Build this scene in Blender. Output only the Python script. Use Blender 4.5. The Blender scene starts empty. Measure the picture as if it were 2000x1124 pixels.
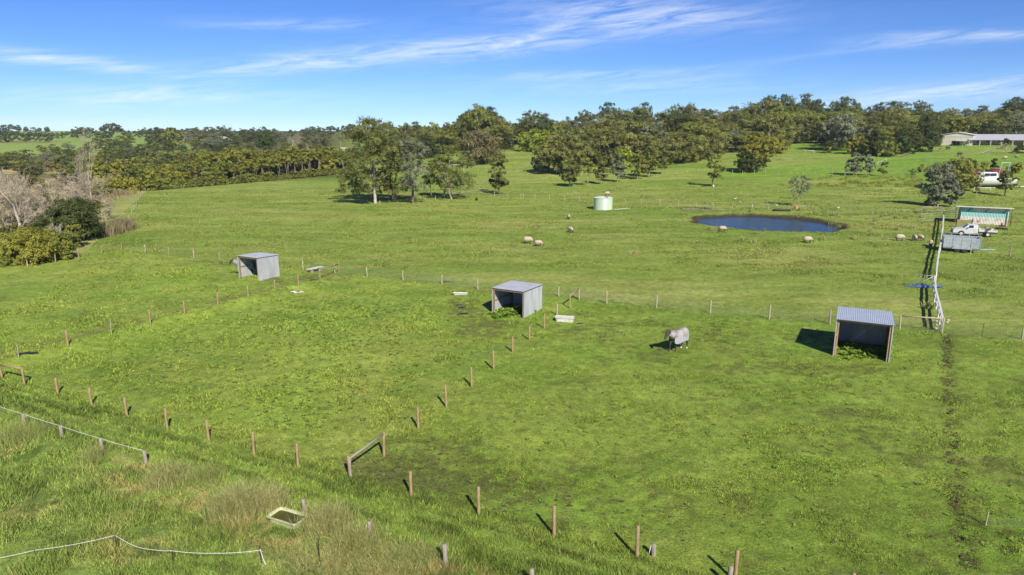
import bpy, bmesh, math, random
import numpy as np
from mathutils import Vector, Matrix
R = math.radians
scene = bpy.context.scene
COL = scene.collection

# ---------------------------------------------------------------- camera
F = 1333.0; PITCH = R(13.0); CH = 15.0
cam_d = bpy.data.cameras.new('camera'); cam = bpy.data.objects.new('camera', cam_d); COL.objects.link(cam)
cam.location = (0, 0, CH); cam.rotation_euler = (R(90) - PITCH, 0, 0)
cam_d.sensor_width = 36.0; cam_d.lens = 36.0 * F / 2000.0
cam_d.clip_start = 0.5; cam_d.clip_end = 12000
scene.camera = cam
scene.view_settings.view_transform = 'Standard'
scene.view_settings.look = 'None'
scene.view_settings.gamma = 1.0
scene.view_settings.use_curve_mapping = False
scene.view_settings.exposure = 0.58

# ---------------------------------------------------------------- sun and sky
SUN_EL = R(38.0)
sx, sy = 0.36, -0.933
sun_dir = Vector((sx * math.cos(SUN_EL), sy * math.cos(SUN_EL), math.sin(SUN_EL))).normalized()
sd = bpy.data.lights.new('sun', 'SUN'); so = bpy.data.objects.new('sun', sd); COL.objects.link(so)
sd.energy = 4.7; sd.angle = R(0.53); sd.color = (1.0, 0.94, 0.83)
so.rotation_euler = sun_dir.to_track_quat('Z', 'Y').to_euler(); so.location = (0, -40, 60)

world = bpy.data.worlds.new('World'); scene.world = world; world.use_nodes = True
nt = world.node_tree; nt.nodes.clear()
def wn(t, **k):
    n = nt.nodes.new(t)
    for a, b in k.items(): setattr(n, a, b)
    return n
def wmath(op, a, b=None, c=None, clamp=False):
    n = nt.nodes.new('ShaderNodeMath'); n.operation = op; n.use_clamp = clamp
    for i, v in enumerate((a, b, c)):
        if v is None: continue
        if isinstance(v, (int, float)): n.inputs[i].default_value = v
        else: nt.links.new(v, n.inputs[i])
    return n.outputs[0]
out = wn('ShaderNodeOutputWorld'); bg = wn('ShaderNodeBackground')
sky = wn('ShaderNodeTexSky', sky_type='NISHITA', sun_disc=False)
sky.sun_elevation = SUN_EL; sky.sun_rotation = math.atan2(sx, sy)
sky.air_density = 1.0; sky.dust_density = 0.0; sky.ozone_density = 10.0; sky.altitude = 3000
hs = wn('ShaderNodeHueSaturation'); hs.inputs['Saturation'].default_value = 1.05; hs.inputs['Hue'].default_value = 0.508
nt.links.new(sky.outputs[0], hs.inputs['Color'])
tc = wn('ShaderNodeTexCoord'); sep = wn('ShaderNodeSeparateXYZ'); nt.links.new(tc.outputs['Generated'], sep.inputs[0])
X, Y, Z = sep.outputs
az = wmath('ARCTAN2', X, Y); el = wmath('ARCSINE', Z)
# cirrus: streaky noise on the sky sphere, gathered in a few long banks
cmb = wn('ShaderNodeCombineXYZ')
slope = wmath('MULTIPLY_ADD', az, -0.10, el)
nt.links.new(wmath('MULTIPLY', az, 5.0), cmb.inputs[0]); nt.links.new(wmath('MULTIPLY', slope, 46.0), cmb.inputs[1])
n1 = wn('ShaderNodeTexNoise'); n1.inputs['Scale'].default_value = 2.3; n1.inputs['Detail'].default_value = 9; n1.inputs['Roughness'].default_value = 0.68; n1.inputs['Distortion'].default_value = 0.7
nt.links.new(cmb.outputs[0], n1.inputs['Vector'])
n2 = wn('ShaderNodeTexNoise'); n2.inputs['Scale'].default_value = 0.55; n2.inputs['Detail'].default_value = 4; n2.inputs['Distortion'].default_value = 0.4
nt.links.new(cmb.outputs[0], n2.inputs['Vector'])
streak = wmath('MULTIPLY', wmath('SUBTRACT', n1.outputs[0], 0.34), 2.7, clamp=True)
def azel(u, v):
    x = (u - 1000) / F; z = -(v - 562) / F
    d = Vector((x, math.cos(PITCH) + z * math.sin(PITCH), -math.sin(PITCH) + z * math.cos(PITCH))).normalized()
    return math.atan2(d.x, d.y), math.asin(d.z)
BANKS = [(1240, 30, 185, 24, .05, .60), (1100, 50, 120, 10, -.3, .22), (900, 94, 270, 18, -.08, .62), (560, 128, 140, 12, -.10, .5),
         (290, 190, 260, 15, -.02, .40), (330, 178, 90, 9, -.2, .3), (60, 112, 110, 10, .06, .55), (230, 132, 90, 8, .1, .25), (1150, 148, 170, 8, -.02, .42), (1780, 78, 90, 10, 0, .35),
         (1850, 182, 320, 13, -.08, .55), (1950, 68, 70, 7, .05, .45), (560, 48, 150, 9, -.03, .28), (1240, 172, 240, 10, 0, .30), (1350, 158, 80, 6, -.1, .25), (60, 240, 200, 10, 0, .25), (1500, 120, 200, 6, -.1, .12)]
tot = None
for (u, v, su, sv, tilt, amp) in BANKS:
    a0, e0 = azel(u, v); sa = su / F; se = sv / F
    da = wmath('SUBTRACT', az, a0)
    de = wmath('SUBTRACT', wmath('SUBTRACT', el, e0), wmath('MULTIPLY', da, -tilt))
    q = wmath('ADD', wmath('POWER', wmath('ABSOLUTE', wmath('DIVIDE', da, sa)), 2.0), wmath('POWER', wmath('ABSOLUTE', wmath('DIVIDE', de, se)), 2.0))
    g = wmath('MULTIPLY', wmath('EXPONENT', wmath('MULTIPLY', q, -0.8)), amp * 1.0)
    tot = g if tot is None else wmath('ADD', tot, g)
veil = wmath('MULTIPLY', wmath('SUBTRACT', n2.outputs[0], 0.45), 0.5, clamp=True)
dens = wmath('MULTIPLY', wmath('ADD', tot, wmath('MULTIPLY', veil, 0.2)), streak, clamp=True)
mix = wn('ShaderNodeMixRGB'); mix.inputs[2].default_value = (8.6, 9.0, 9.2, 1)
nt.links.new(hs.outputs[0], mix.inputs[1]); nt.links.new(dens, mix.inputs[0])
bg.inputs['Strength'].default_value = 0.086
nt.links.new(mix.outputs[0], bg.inputs[0]); nt.links.new(bg.outputs[0], out.inputs[0])

# ---------------------------------------------------------------- noise, terrain, picture-to-ground
def vnoise(x, y, seed=0):
    x = np.asarray(x, float); y = np.asarray(y, float)
    ix = np.floor(x).astype(np.int64); iy = np.floor(y).astype(np.int64)
    fx = x - ix; fy = y - iy; fx = fx * fx * (3 - 2 * fx); fy = fy * fy * (3 - 2 * fy)
    def hsh(a, b):
        n = (a * 374761393 + b * 668265263 + seed * 1442695041) & 0xffffffff
        n = ((n ^ (n >> 13)) * 1274126177) & 0xffffffff
        n = ((n ^ (n >> 16)) * 2246822519) & 0xffffffff
        return ((n ^ (n >> 15)) & 0xffff) / 65535.0
    a = hsh(ix, iy); b = hsh(ix + 1, iy); c = hsh(ix, iy + 1); d = hsh(ix + 1, iy + 1)
    return (a * (1 - fx) + b * fx) * (1 - fy) + (c * (1 - fx) + d * fx) * fy
def fbm(x, y, seed=0, o=3):
    s = 0; a = 1; t = 0
    for i in range(o):
        s = s + a * vnoise(x, y, seed + i * 17); t += a; a *= .5; x = np.asarray(x) * 2.03 + 5.1; y = np.asarray(y) * 2.03 + 1.7
    return s / t
def sstep(a, b, v):
    t = np.clip((np.asarray(v, float) - a) / (b - a), 0, 1); return t * t * (3 - 2 * t)
def flat_pix(u, v, z=0.0):
    x = (u - 1000) / F; w = -(v - 562) / F
    r = (x, math.cos(PITCH) + w * math.sin(PITCH), -math.sin(PITCH) + w * math.cos(PITCH)); t = (z - CH) / r[2]
    return np.array((r[0] * t, r[1] * t))
def seg(x, y, A, B):
    """distance to segment, signed side, and position along"""
    A = np.asarray(A); B = np.asarray(B); d = B - A; L = math.hypot(*d); d = d / L
    px = x - A[0]; py = y - A[1]; s = px * d[0] + py * d[1]; n = -px * d[1] + py * d[0]
    sc = np.clip(s, 0, L); dist = np.sqrt((px - sc * d[0]) ** 2 + (py - sc * d[1]) ** 2)
    return dist, n, s / L
OLD_A, OLD_B = flat_pix(0, 812), flat_pix(871, 1110)      # line of old grey posts
F1_A, F1_B = flat_pix(112, 769), flat_pix(1245, 1089)     # near row of paddock posts
F2_A, F2_B = flat_pix(751, 890), flat_pix(1131, 585)
F4_A, F4_B = flat_pix(662, 534), flat_pix(36, 698)
F3_A, F3_B = flat_pix(717, 540), flat_pix(1838, 650)
TR = [flat_pix(*p) for p in [(1850, 655), (1850, 760), (1858, 850), (1862, 950), (1868, 1020), (1888, 1100)]]
PC = np.array((42.3, 113.3)); PR = 11.7
def pond_r(x, y):
    dx = (x - PC[0]) / 10.9; dy = (y - PC[1]) / 10.6 + .12 * dx
    a = np.arctan2(dy, dx)
    return np.sqrt(dx * dx + dy * dy) * (1 + .035 * np.sin(3 * a + 1) + .028 * np.sin(7 * a) + .018 * np.sin(13 * a) + .01 * np.sin(29 * a))
def trench(x, y):
    d = None
    for a, b in zip(TR[:-1], TR[1:]):
        q = seg(x, y, a, b)[0]; d = q if d is None else np.minimum(d, q)
    return d
def hgt(x, y):
    x = np.asarray(x, float); y = np.asarray(y, float)
    t = y + 0.55 * x
    g = .924 * np.logaddexp(0, np.clip((t - 185) / 22, -30, 60))
    g = 17 * np.tanh(g / 17)
    lf = .5 + .62 * sstep(-300, 120, x) + .16 * sstep(80, 190, x)
    z = g * lf
    r = pond_r(x, y)
    calm = sstep(1.1, 2.2, r)
    z = z + calm * ((fbm(x / 17, y / 17, 3, 2) - .5) * .5 + (fbm(x / 60, y / 60, 9, 2) - .5) * .9 * sstep(60, 130, y))
    d4, n4, s4 = seg(x, y, F4_A, F4_B)
    z = z + .38 * np.exp(-((n4 - 1.3) / 1.0) ** 2) * sstep(-.05, .1, s4) * (1 - sstep(1.0, 1.1, s4))
    do, no, so_ = seg(x, y, OLD_A, OLD_B)
    z = z + .22 * np.exp(-((no - .2) / 1.3) ** 2)
    z = z - .75 * (1 - sstep(.86, 1.12, r)) * (1 + .5 * (1 - np.clip(r, 0, 1)))
    z = z + .12 * np.exp(-((r - 1.25) / .13) ** 2)
    return z
_T = np.concatenate([np.linspace(12, 140, 900), np.geomspace(140.3, 2500, 1500)])
def pix(u, v):
    x = (u - 1000) / F; w = -(v - 562) / F
    r = np.array((x, math.cos(PITCH) + w * math.sin(PITCH), -math.sin(PITCH) + w * math.cos(PITCH)))
    P = r[:, None] * _T; hh = hgt(P[0], P[1]); below = (P[2] + CH) < hh
    i = int(np.argmax(below)) if below.any() else len(_T) - 1
    if i == 0: i = 1
    a = (P[2][i - 1] + CH) - hh[i - 1]; b = (P[2][i] + CH) - hh[i]
    t = _T[i - 1] + (_T[i] - _T[i - 1]) * (a / (a - b) if a != b else 0)
    p = r * t
    return Vector((p[0], p[1], float(hgt(p[0], p[1]))))
def z_at(y, v):
    """height that shows at row v when standing at depth y"""
    k = (562 - v) / F
    return CH + y * (k * math.cos(PITCH) - math.sin(PITCH)) / (math.cos(PITCH) + k * math.sin(PITCH))
def x_at(u, y, z):
    return (u - 1000) / F * (y * math.cos(PITCH) - (z - CH) * math.sin(PITCH))
def ground(x, y): return Vector((x, y, float(hgt(x, y))))

# ---------------------------------------------------------------- ground colour (what grows where)
def lerp3(a, b, t):
    return a * (1 - t[..., None]) + np.asarray(b, float) * t[..., None]
def gcol(x, y):
    x = np.asarray(x, float); y = np.asarray(y, float)
    big = fbm(x / 23, y / 19, 21, 3); mid = fbm(x / 5.2, y / 4.1, 31, 3); sm = fbm(x / 1.1, y / .9, 41, 3); ti = vnoise(x / .28, y / .28, 55)
    c = np.zeros(x.shape + (3,)) + np.array((.128, .188, .040))
    c = lerp3(c, (.165, .205, .054), sstep(.38, .68, big) * .5)
    c = lerp3(c, (.092, .160, .026), sstep(.5, .75, mid) * .55)
    c = lerp3(c, (.175, .210, .055), sstep(.55, .8, sm) * .5)
    c = lerp3(c, (.085, .135, .028), sstep(.6, .85, fbm(x / 1.9, y / 1.3, 61, 3)) * .4)
    _, n3, s3 = seg(x, y, F3_A, F3_B); _, n2, s2 = seg(x, y, F2_A, F2_B); _, n1_, s1 = seg(x, y, F1_A, F1_B)
    _, no, so_ = seg(x, y, OLD_A, OLD_B); _, n4, s4 = seg(x, y, F4_A, F4_B)
    far = sstep(-.4, .8, n3) * sstep(-.5, .5, np.where(x < -23, -n4 * -1, 1))
    back = (n3 > 0) & ((x > -23) | (y > 72))
    st = fbm(x / 16, y / 3.6, 71, 4); st2 = fbm(x / 3.0, y / .9, 75, 3)
    fc = np.zeros(x.shape + (3,)) + np.array((.150, .200, .050))
    fc = lerp3(fc, (.205, .225, .080), sstep(.42, .72, st) * .8)
    fc = lerp3(fc, (.098, .160, .030), sstep(.5, .8, fbm(x / 30, y / 9, 77, 3)) * .7)
    fc = lerp3(fc, (.112, .150, .036), sstep(.55, .8, st2) * .6)
    fc = lerp3(fc, (.100, .200, .022), sstep(.5, .62, fbm(x / 40, y / 30, 79, 2)) * sstep(150, 200, y) * .55)
    c = np.where(back[..., None], fc, c)
    # lush left paddock, duller right paddock with bare mud
    padB = (n3 <= 0) & (n2 < 0) & (n1_ > 0)
    padA = (n3 <= 0) & (n2 >= 0) & (n1_ > 0)
    cl = lerp3(c, (.085, .150, .030), sstep(.55, .72, fbm(x / 3.3, y / 2.4, 81, 4)) * .5)
    cl = lerp3(cl, (.135, .215, .038), sstep(.5, .8, fbm(x / 7, y / 7, 83, 2)) * .5)
    c = np.where(padA[..., None], cl, c)
    mudn = fbm(x / 4.5, y / 2.3, 91, 4); mfine = fbm(x / .55, y / .42, 95, 3)
    hot = np.zeros(x.shape)
    for (u, v, rr, am) in [(760, 925, 3.0, 1.0), (860, 900, 3.5, .8), (900, 960, 3.2, .7), (1000, 965, 3.5, .55), (960, 640, 3.2, .75), (915, 610, 2.6, .6), (905, 590, 2.2, .5), (1120, 635, 3.2, .7),
                          (1190, 640, 2.6, .8), (1240, 645, 4, .5), (1400, 650, 4.5, .35), (1460, 690, 4, .35), (1700, 600, 3, .3), (1600, 660, 3.2, .7), (1850, 650, 3, .5), (1750, 760, 6, .35),
                          (1900, 800, 5, .3), (1950, 905, 1.4, .7), (1900, 1000, 4, .3), (1290, 690, 1.6, .5), (630, 545, 3, .8), (540, 575, 2.0, .6), (430, 512, 4.5, .6), (240, 640, 5, .35), (530, 550, 1.5, .8)]:
        p = flat_pix(u, v); hot = np.maximum(hot, am * np.exp(-((x - p[0]) ** 2 + (y - p[1]) ** 2) / rr ** 2))
    m = sstep(.53, .66, mudn * .42 + mfine * .50 + hot * .27) * np.where(padB, .85, .25 + .6 * (hot > .3)) * sstep(.08, .4, hot + .28 * padB)
    tr = trench(x, y)
    trm = np.exp(-(tr / .34) ** 2) * sstep(.38, .6, fbm(x / .5, y / .45, 97, 2)); m = np.maximum(m * .9, trm * .95)
    m = np.maximum(m, .5 * np.exp(-(tr / 1.1) ** 2) * sstep(.5, .7, mfine))
    m = m * (.45 + .75 * vnoise(x / .22, y / .2, 99)); m = np.where(back, m * .15, m)
    path4 = np.exp(-((n4 + .7) / .8) ** 2) * (s4 > 0) * (s4 < 1.1)
    c = lerp3(c, (.125, .120, .052), path4 * .65 * sstep(.3, .6, mfine))
    c = lerp3(c, (.062, .056, .030), np.clip(m, 0, 1) * .8)
    # strip of straw along the rear wire fence and the mid fences
    c = lerp3(c, (.26, .24, .12), np.exp(-((n3 + .3) / .5) ** 2) * sstep(.5, .75, sm) * .45 * (s3 > 0) * (s3 < 1.2))
    c = np.where(padA[..., None], c * (1.22, 1.17, 1.12), c); c = np.where(padB[..., None], c * (1.07, 1.11, .94), c); c = np.where(back[..., None], c * (1.0, 1.035, .95), c)
    # track of long dark grass between the two post rows
    trk = sstep(.3, -.6, n1_) * sstep(-.4, .6, no)
    along = x * (F1_B - F1_A)[0] + y * (F1_B - F1_A)[1]; L1 = math.hypot(*(F1_B - F1_A)); al = along / L1
    ruts = fbm(al / 2.6, n1_ / .35, 101, 3)
    tcol = lerp3(np.zeros(x.shape + (3,)) + np.array((.160, .235, .052)), (.088, .138, .030), sstep(.48, .7, ruts))
    wd = n1_ - .5 * 0; rut = np.exp(-((n1_ + .9) / .16) ** 2) + np.exp(-((n1_ + 2.3) / .18) ** 2)
    tcol = lerp3(tcol, (.090, .120, .034), np.clip(rut, 0, 1) * .6)
    tcol = lerp3(tcol, (.170, .195, .060), sstep(.62, .8, fbm(al / 1.5, n1_ / .4, 103, 3)) * .6)
    c = c * (1 - trk[..., None]) + tcol * trk[..., None]
    # rough corner
    rg = sstep(.5, -.5, no)
    rcol = lerp3(np.zeros(x.shape + (3,)) + np.array((.150, .218, .056)), (.215, .240, .088), sstep(.56, .85, fbm(x / 2.2, y / 2, 111, 4)))
    rcol = lerp3(rcol, (.07, .115, .028), sstep(.55, .75, fbm(x / 1.2, y / 1.0, 113, 3)) * .7)
    dry = np.exp(-((no + .9) / 1.2) ** 2) * sstep(.25, .5, so_) + .9 * np.exp(-(((x + 3.5) / 3.2) ** 2 + ((y - 21.0) / .9) ** 2))
    rcol = lerp3(rcol, (.30, .25, .13), np.clip(dry, 0, 1) * sstep(.42, .62, fbm(x / .9, y / .8, 115, 3)) * .85)
    c = c * (1 - rg[..., None]) + rcol * rg[..., None]
    # pond rim
    r = pond_r(x, y)
    c = lerp3(c, (.038, .034, .020), sstep(1.08, 1.01, r + .05 * (sm - .5) - .05 * np.abs(x - PC[0]) / 12))
    c = lerp3(c, (.20, .20, .08), np.exp(-((r - 1.18) / .1) ** 2) * sstep(.5, .7, st2) * .5)
    # left strip beyond the boundary fence, dry reeds and straw
    lb = flat_pix(285, 372); la = flat_pix(190, 470)
    _, nl, sl = seg(x, y, la, lb)
    lft = sstep(0, 1.5, nl) * (y > 80) * (x < -40)
    lc = lerp3(np.zeros(x.shape + (3,)) + np.array((.185, .195, .080)), (.13, .10, .06), sstep(.4, .7, fbm(x / 9, y / 12, 121, 3)))
    c = c * (1 - lft[..., None]) + lc * lft[..., None]
    lane = (nl > 0) * np.exp(-(nl / 11.0) ** 4) * (y > 84) * (y < 175) * (x < -40)
    c = lerp3(c, (.205, .225, .085), lane)
    straw = np.exp(-(((x + 172) / 45) ** 2 + ((y - 258) / 26) ** 2))
    c = lerp3(c, (.46, .36, .22), np.clip(straw * 1.4, 0, 1) * sstep(.35, .6, fbm(x / 12, y / 8, 123, 3)))
    # far pastures, and bare leaf-litter under the woods
    bush = sstep(196, 225, y) * sstep(-.20, -.27, x / np.maximum(y, 1)) ; c = lerp3(c, (.075, .078, .030), bush * .9 * (1 - straw))
    fp = sstep(370, 400, y) * sstep(-.40, -.50, x / np.maximum(y, 1))
    c = lerp3(c, (.16, .23, .06), fp)
    c = lerp3(c, (.15, .09, .05), np.exp(-(((x + 500) / 90) ** 2 + ((y - 640) / 30) ** 2)))
    c = c * (.80 + .40 * ti)[..., None]
    lum = c.mean(-1, keepdims=True); c = lum + (c - lum) * 1.0; c = c * (1.38, 1.30, 1.02)
    return np.clip(c, .01, .8)

# ---------------------------------------------------------------- mesh helper
class MB:
    def __init__(s): s.v = []; s.f = []; s.n = 0; s.mi = []; s.attr = []
    def add(s, verts, faces, mi=0, a=None):
        verts = np.asarray(verts, float).reshape(-1, 3)
        s.v.append(verts)
        for f in faces: s.f.append(tuple(int(i) + s.n for i in f)); s.mi.append(mi)
        s.n += len(verts)
    def box(s, c, size, rz=0, mi=0, rx=0, ry=0):
        hx, hy, hz = [q / 2 for q in size]
        M = Matrix.Rotation(rz, 3, 'Z') @ Matrix.Rotation(ry, 3, 'Y') @ Matrix.Rotation(rx, 3, 'X')
        P = [M @ Vector((a * hx, b * hy, d * hz)) + Vector(c) for d in (-1, 1) for b in (-1, 1) for a in (-1, 1)]
        s.add(P, [(0, 2, 3, 1), (4, 5, 7, 6), (0, 1, 5, 4), (2, 6, 7, 3), (0, 4, 6, 2), (1, 3, 7, 5)], mi)
    def tube(s, pts, rad, n=6, cap=True, mi=0):
        pts = [Vector(p) for p in pts]
        if isinstance(rad, (int, float)): rad = [rad] * len(pts)
        V = []; up = Vector((0, 0, 1))
        prev = None
        for i, p in enumerate(pts):
            d = (pts[min(i + 1, len(pts) - 1)] - pts[max(i - 1, 0)])
            if d.length < 1e-9: d = Vector((0, 0, 1))
            d.normalize()
            if prev is None:
                a = d.cross(Vector((1, 0, 0)) if abs(d.x) < .9 else up).normalized()
            else:
                a = (prev - d * prev.dot(d))
                a = a.normalized() if a.length > 1e-6 else d.orthogonal().normalized()
            prev = a; b = d.cross(a)
            for k in range(n):
                t = 2 * math.pi * k / n; V.append(p + (a * math.cos(t) + b * math.sin(t)) * rad[i])
        Fc = []
        for i in range(len(pts) - 1):
            for k in range(n):
                k2 = (k + 1) % n; Fc.append((i * n + k, i * n + k2, (i + 1) * n + k2, (i + 1) * n + k))
        if cap: Fc.append(tuple(range(n - 1, -1, -1))); Fc.append(tuple((len(pts) - 1) * n + k for k in range(n)))
        s.add(V, Fc, mi)
    def loft(s, rings, cap=True, mi=0, close=True):
        n = len(rings[0]); V = [p for r in rings for p in r]; Fc = []
        for i in range(len(rings) - 1):
            for k in range(n if close else n - 1):
                k2 = (k + 1) % n; Fc.append((i * n + k, i * n + k2, (i + 1) * n + k2, (i + 1) * n + k))
        if cap: Fc.append(tuple(range(n - 1, -1, -1))); Fc.append(tuple((len(rings) - 1) * n + k for k in range(n)))
        s.add(V, Fc, mi)
    def build(s, name, mat, parent=None, smooth=False, loc=None):
        me = bpy.data.meshes.new(name)
        me.from_pydata(np.concatenate(s.v).tolist() if s.v else [], [], s.f)
        mats = mat if isinstance(mat, (list, tuple)) else [mat]
        for m in mats: me.materials.append(m)
        if len(mats) > 1: me.polygons.foreach_set('material_index', s.mi)
        if smooth: me.polygons.foreach_set('use_smooth', [True] * len(me.polygons))
        me.update()
        o = bpy.data.objects.new(name, me); COL.objects.link(o)
        if parent is not None: o.parent = parent
        if loc is not None: o.location = loc
        return o
def raw_mesh(name, V, idx, nper, mats, smooth=False, cols=None, rnd=None):
    """quick mesh from numpy arrays; every face has nper corners"""
    me = bpy.data.meshes.new(name); V = np.asarray(V, np.float32); idx = np.asarray(idx, np.int32).reshape(-1, nper)
    me.vertices.add(len(V)); me.vertices.foreach_set('co', V.ravel())
    me.loops.add(idx.size); me.loops.foreach_set('vertex_index', idx.ravel())
    me.polygons.add(len(idx)); me.polygons.foreach_set('loop_start', np.arange(len(idx), dtype=np.int32) * nper)
    me.polygons.foreach_set('loop_total', np.full(len(idx), nper, np.int32))
    if smooth: me.polygons.foreach_set('use_smooth', np.ones(len(idx), bool))
    for m in mats: me.materials.append(m)
    me.update(calc_edges=True)
    if cols is not None:
        a = me.attributes.new('col', 'FLOAT_COLOR', 'POINT'); a.data.foreach_set('color', np.concatenate([cols, np.ones((len(cols), 1))], 1).astype(np.float32).ravel())
    if rnd is not None:
        a = me.attributes.new('rnd', 'FLOAT', 'POINT'); a.data.foreach_set('value', np.asarray(rnd, np.float32))
    return me
def link(name, me, parent=None, loc=None):
    o = bpy.data.objects.new(name, me); COL.objects.link(o)
    if parent is not None: o.parent = parent
    if loc is not None: o.location = loc
    return o
def tag(o, label, cat, group=None, kind=None):
    if label: o['label'] = label
    if cat: o['category'] = cat
    if group: o['group'] = group
    if kind: o['kind'] = kind
    return o
def thing(name, label, cat, loc=(0, 0, 0), rz=0, group=None):
    o = bpy.data.objects.new(name, None); COL.objects.link(o); o.location = loc; o.rotation_euler = (0, 0, rz); o.empty_display_size = .2
    return tag(o, label, cat, group)
def copy_tree(o, parent=None, label=None, group=None):
    c = o.copy(); COL.objects.link(c)
    if parent is not None: c.parent = parent
    if label: c['label'] = label
    if group: c['group'] = group
    for ch in list(o.children): copy_tree(ch, c)
    return c

# ---------------------------------------------------------------- materials
def newmat(name):
    m = bpy.data.materials.new(name); m.use_nodes = True; m.node_tree.nodes.clear(); return m
class NB:
    def __init__(s, m): s.t = m.node_tree
    def n(s, ty, **k):
        q = s.t.nodes.new(ty)
        for a, b in k.items(): setattr(q, a, b)
        return q
    def l(s, a, b): s.t.links.new(a, b)
    def noise(s, scale, detail=4, rough=.55, vec=None, stretch=None, coord='Object'):
        q = s.n('ShaderNodeTexNoise'); q.inputs['Scale'].default_value = scale; q.inputs['Detail'].default_value = detail; q.inputs['Roughness'].default_value = rough
        if vec is None:
            t = s.n('ShaderNodeTexCoord'); vec = t.outputs[coord]
        if stretch:
            mp = s.n('ShaderNodeMapping'); mp.inputs['Scale'].default_value = stretch; s.l(vec, mp.inputs[0]); vec = mp.outputs[0]
        s.l(vec, q.inputs['Vector']); return q.outputs[0]
    def ramp(s, fac, stops):
        r = s.n('ShaderNodeValToRGB'); e = r.color_ramp.elements
        e.remove(e[1])
        for i, (p, c) in enumerate(stops):
            q = e[0] if i == 0 else e.new(p)
            if i == 0: q.position = p
            q.color = (*c, 1) if not isinstance(c, (int, float)) else (c, c, c, 1)
        s.l(fac, r.inputs[0]); return r.outputs[0]
    def mix(s, fac, a, b, mode='MIX'):
        q = s.n('ShaderNodeMixRGB', blend_type=mode)
        for i, v in ((0, fac), (1, a), (2, b)):
            if isinstance(v, (int, float)): q.inputs[i].default_value = v if i == 0 else (v, v, v, 1)
            elif isinstance(v, tuple): q.inputs[i].default_value = (*v, 1)
            else: s.l(v, q.inputs[i])
        return q.outputs[0]
    def bsdf(s, color, rough=.7, metal=0, spec=.3, bump=None, bstr=.3, bdist=.02, trans=None):
        p = s.n('ShaderNodeBsdfPrincipled'); o = s.n('ShaderNodeOutputMaterial')
        if isinstance(color, tuple): p.inputs['Base Color'].default_value = (*color, 1)
        else: s.l(color, p.inputs['Base Color'])
        if isinstance(rough, (int, float)): p.inputs['Roughness'].default_value = rough
        else: s.l(rough, p.inputs['Roughness'])
        p.inputs['Metallic'].default_value = metal; p.inputs['Specular IOR Level'].default_value = spec
        if bump is not None:
            b = s.n('ShaderNodeBump'); b.inputs['Strength'].default_value = bstr; b.inputs['Distance'].default_value = bdist
            s.l(bump, b.inputs['Height']); s.l(b.outputs[0], p.inputs['Normal'])
        if trans:
            tr = s.n('ShaderNodeBsdfTranslucent')
            if isinstance(color, tuple): tr.inputs[0].default_value = (*color, 1)
            else: s.l(color, tr.inputs[0])
            mx = s.n('ShaderNodeMixShader'); mx.inputs[0].default_value = trans; s.l(p.outputs[0], mx.inputs[1]); s.l(tr.outputs[0], mx.inputs[2]); s.l(mx.outputs[0], o.inputs[0])
        else: s.l(p.outputs[0], o.inputs[0])
        return p
_mc = {}
def plain(name, a, b=None, scale=3.0, rough=.7, metal=0, stretch=None, bump=.2, spec=.3, detail=5):
    """surface with a two-tone worn pattern"""
    if name in _mc: return _mc[name]
    m = newmat(name); B = NB(m); b = b or tuple(q * .75 for q in a)
    n = B.noise(scale, detail, .62, stretch=stretch)
    c = B.ramp(n, [(.35, b), (.65, a)])
    B.bsdf(c, rough, metal, spec, bump=n, bstr=bump, bdist=.01); _mc[name] = m; return m
def leafmat(name, a, b, hi, trans=.34):
    """a..b leaf to leaf, hi shifts whole trees"""
    m = newmat(name); B = NB(m)
    at = B.n('ShaderNodeAttribute'); at.attribute_name = 'rnd'
    c = B.ramp(at.outputs['Fac'], [(.0, a), (1., b)])
    oi = B.n('ShaderNodeObjectInfo')
    mr = B.n('ShaderNodeMapRange'); B.l(oi.outputs['Random'], mr.inputs[0]); mr.inputs[3].default_value = 0; mr.inputs[4].default_value = .75
    c = B.mix(mr.outputs[0], c, hi)
    c2 = B.mix(1.0, c, B.ramp(at.outputs['Fac'], [(0, .75), (1, 1.25)]), 'MULTIPLY')
    B.bsdf(c2, .62, 0, .22, trans=trans); return m
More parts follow.
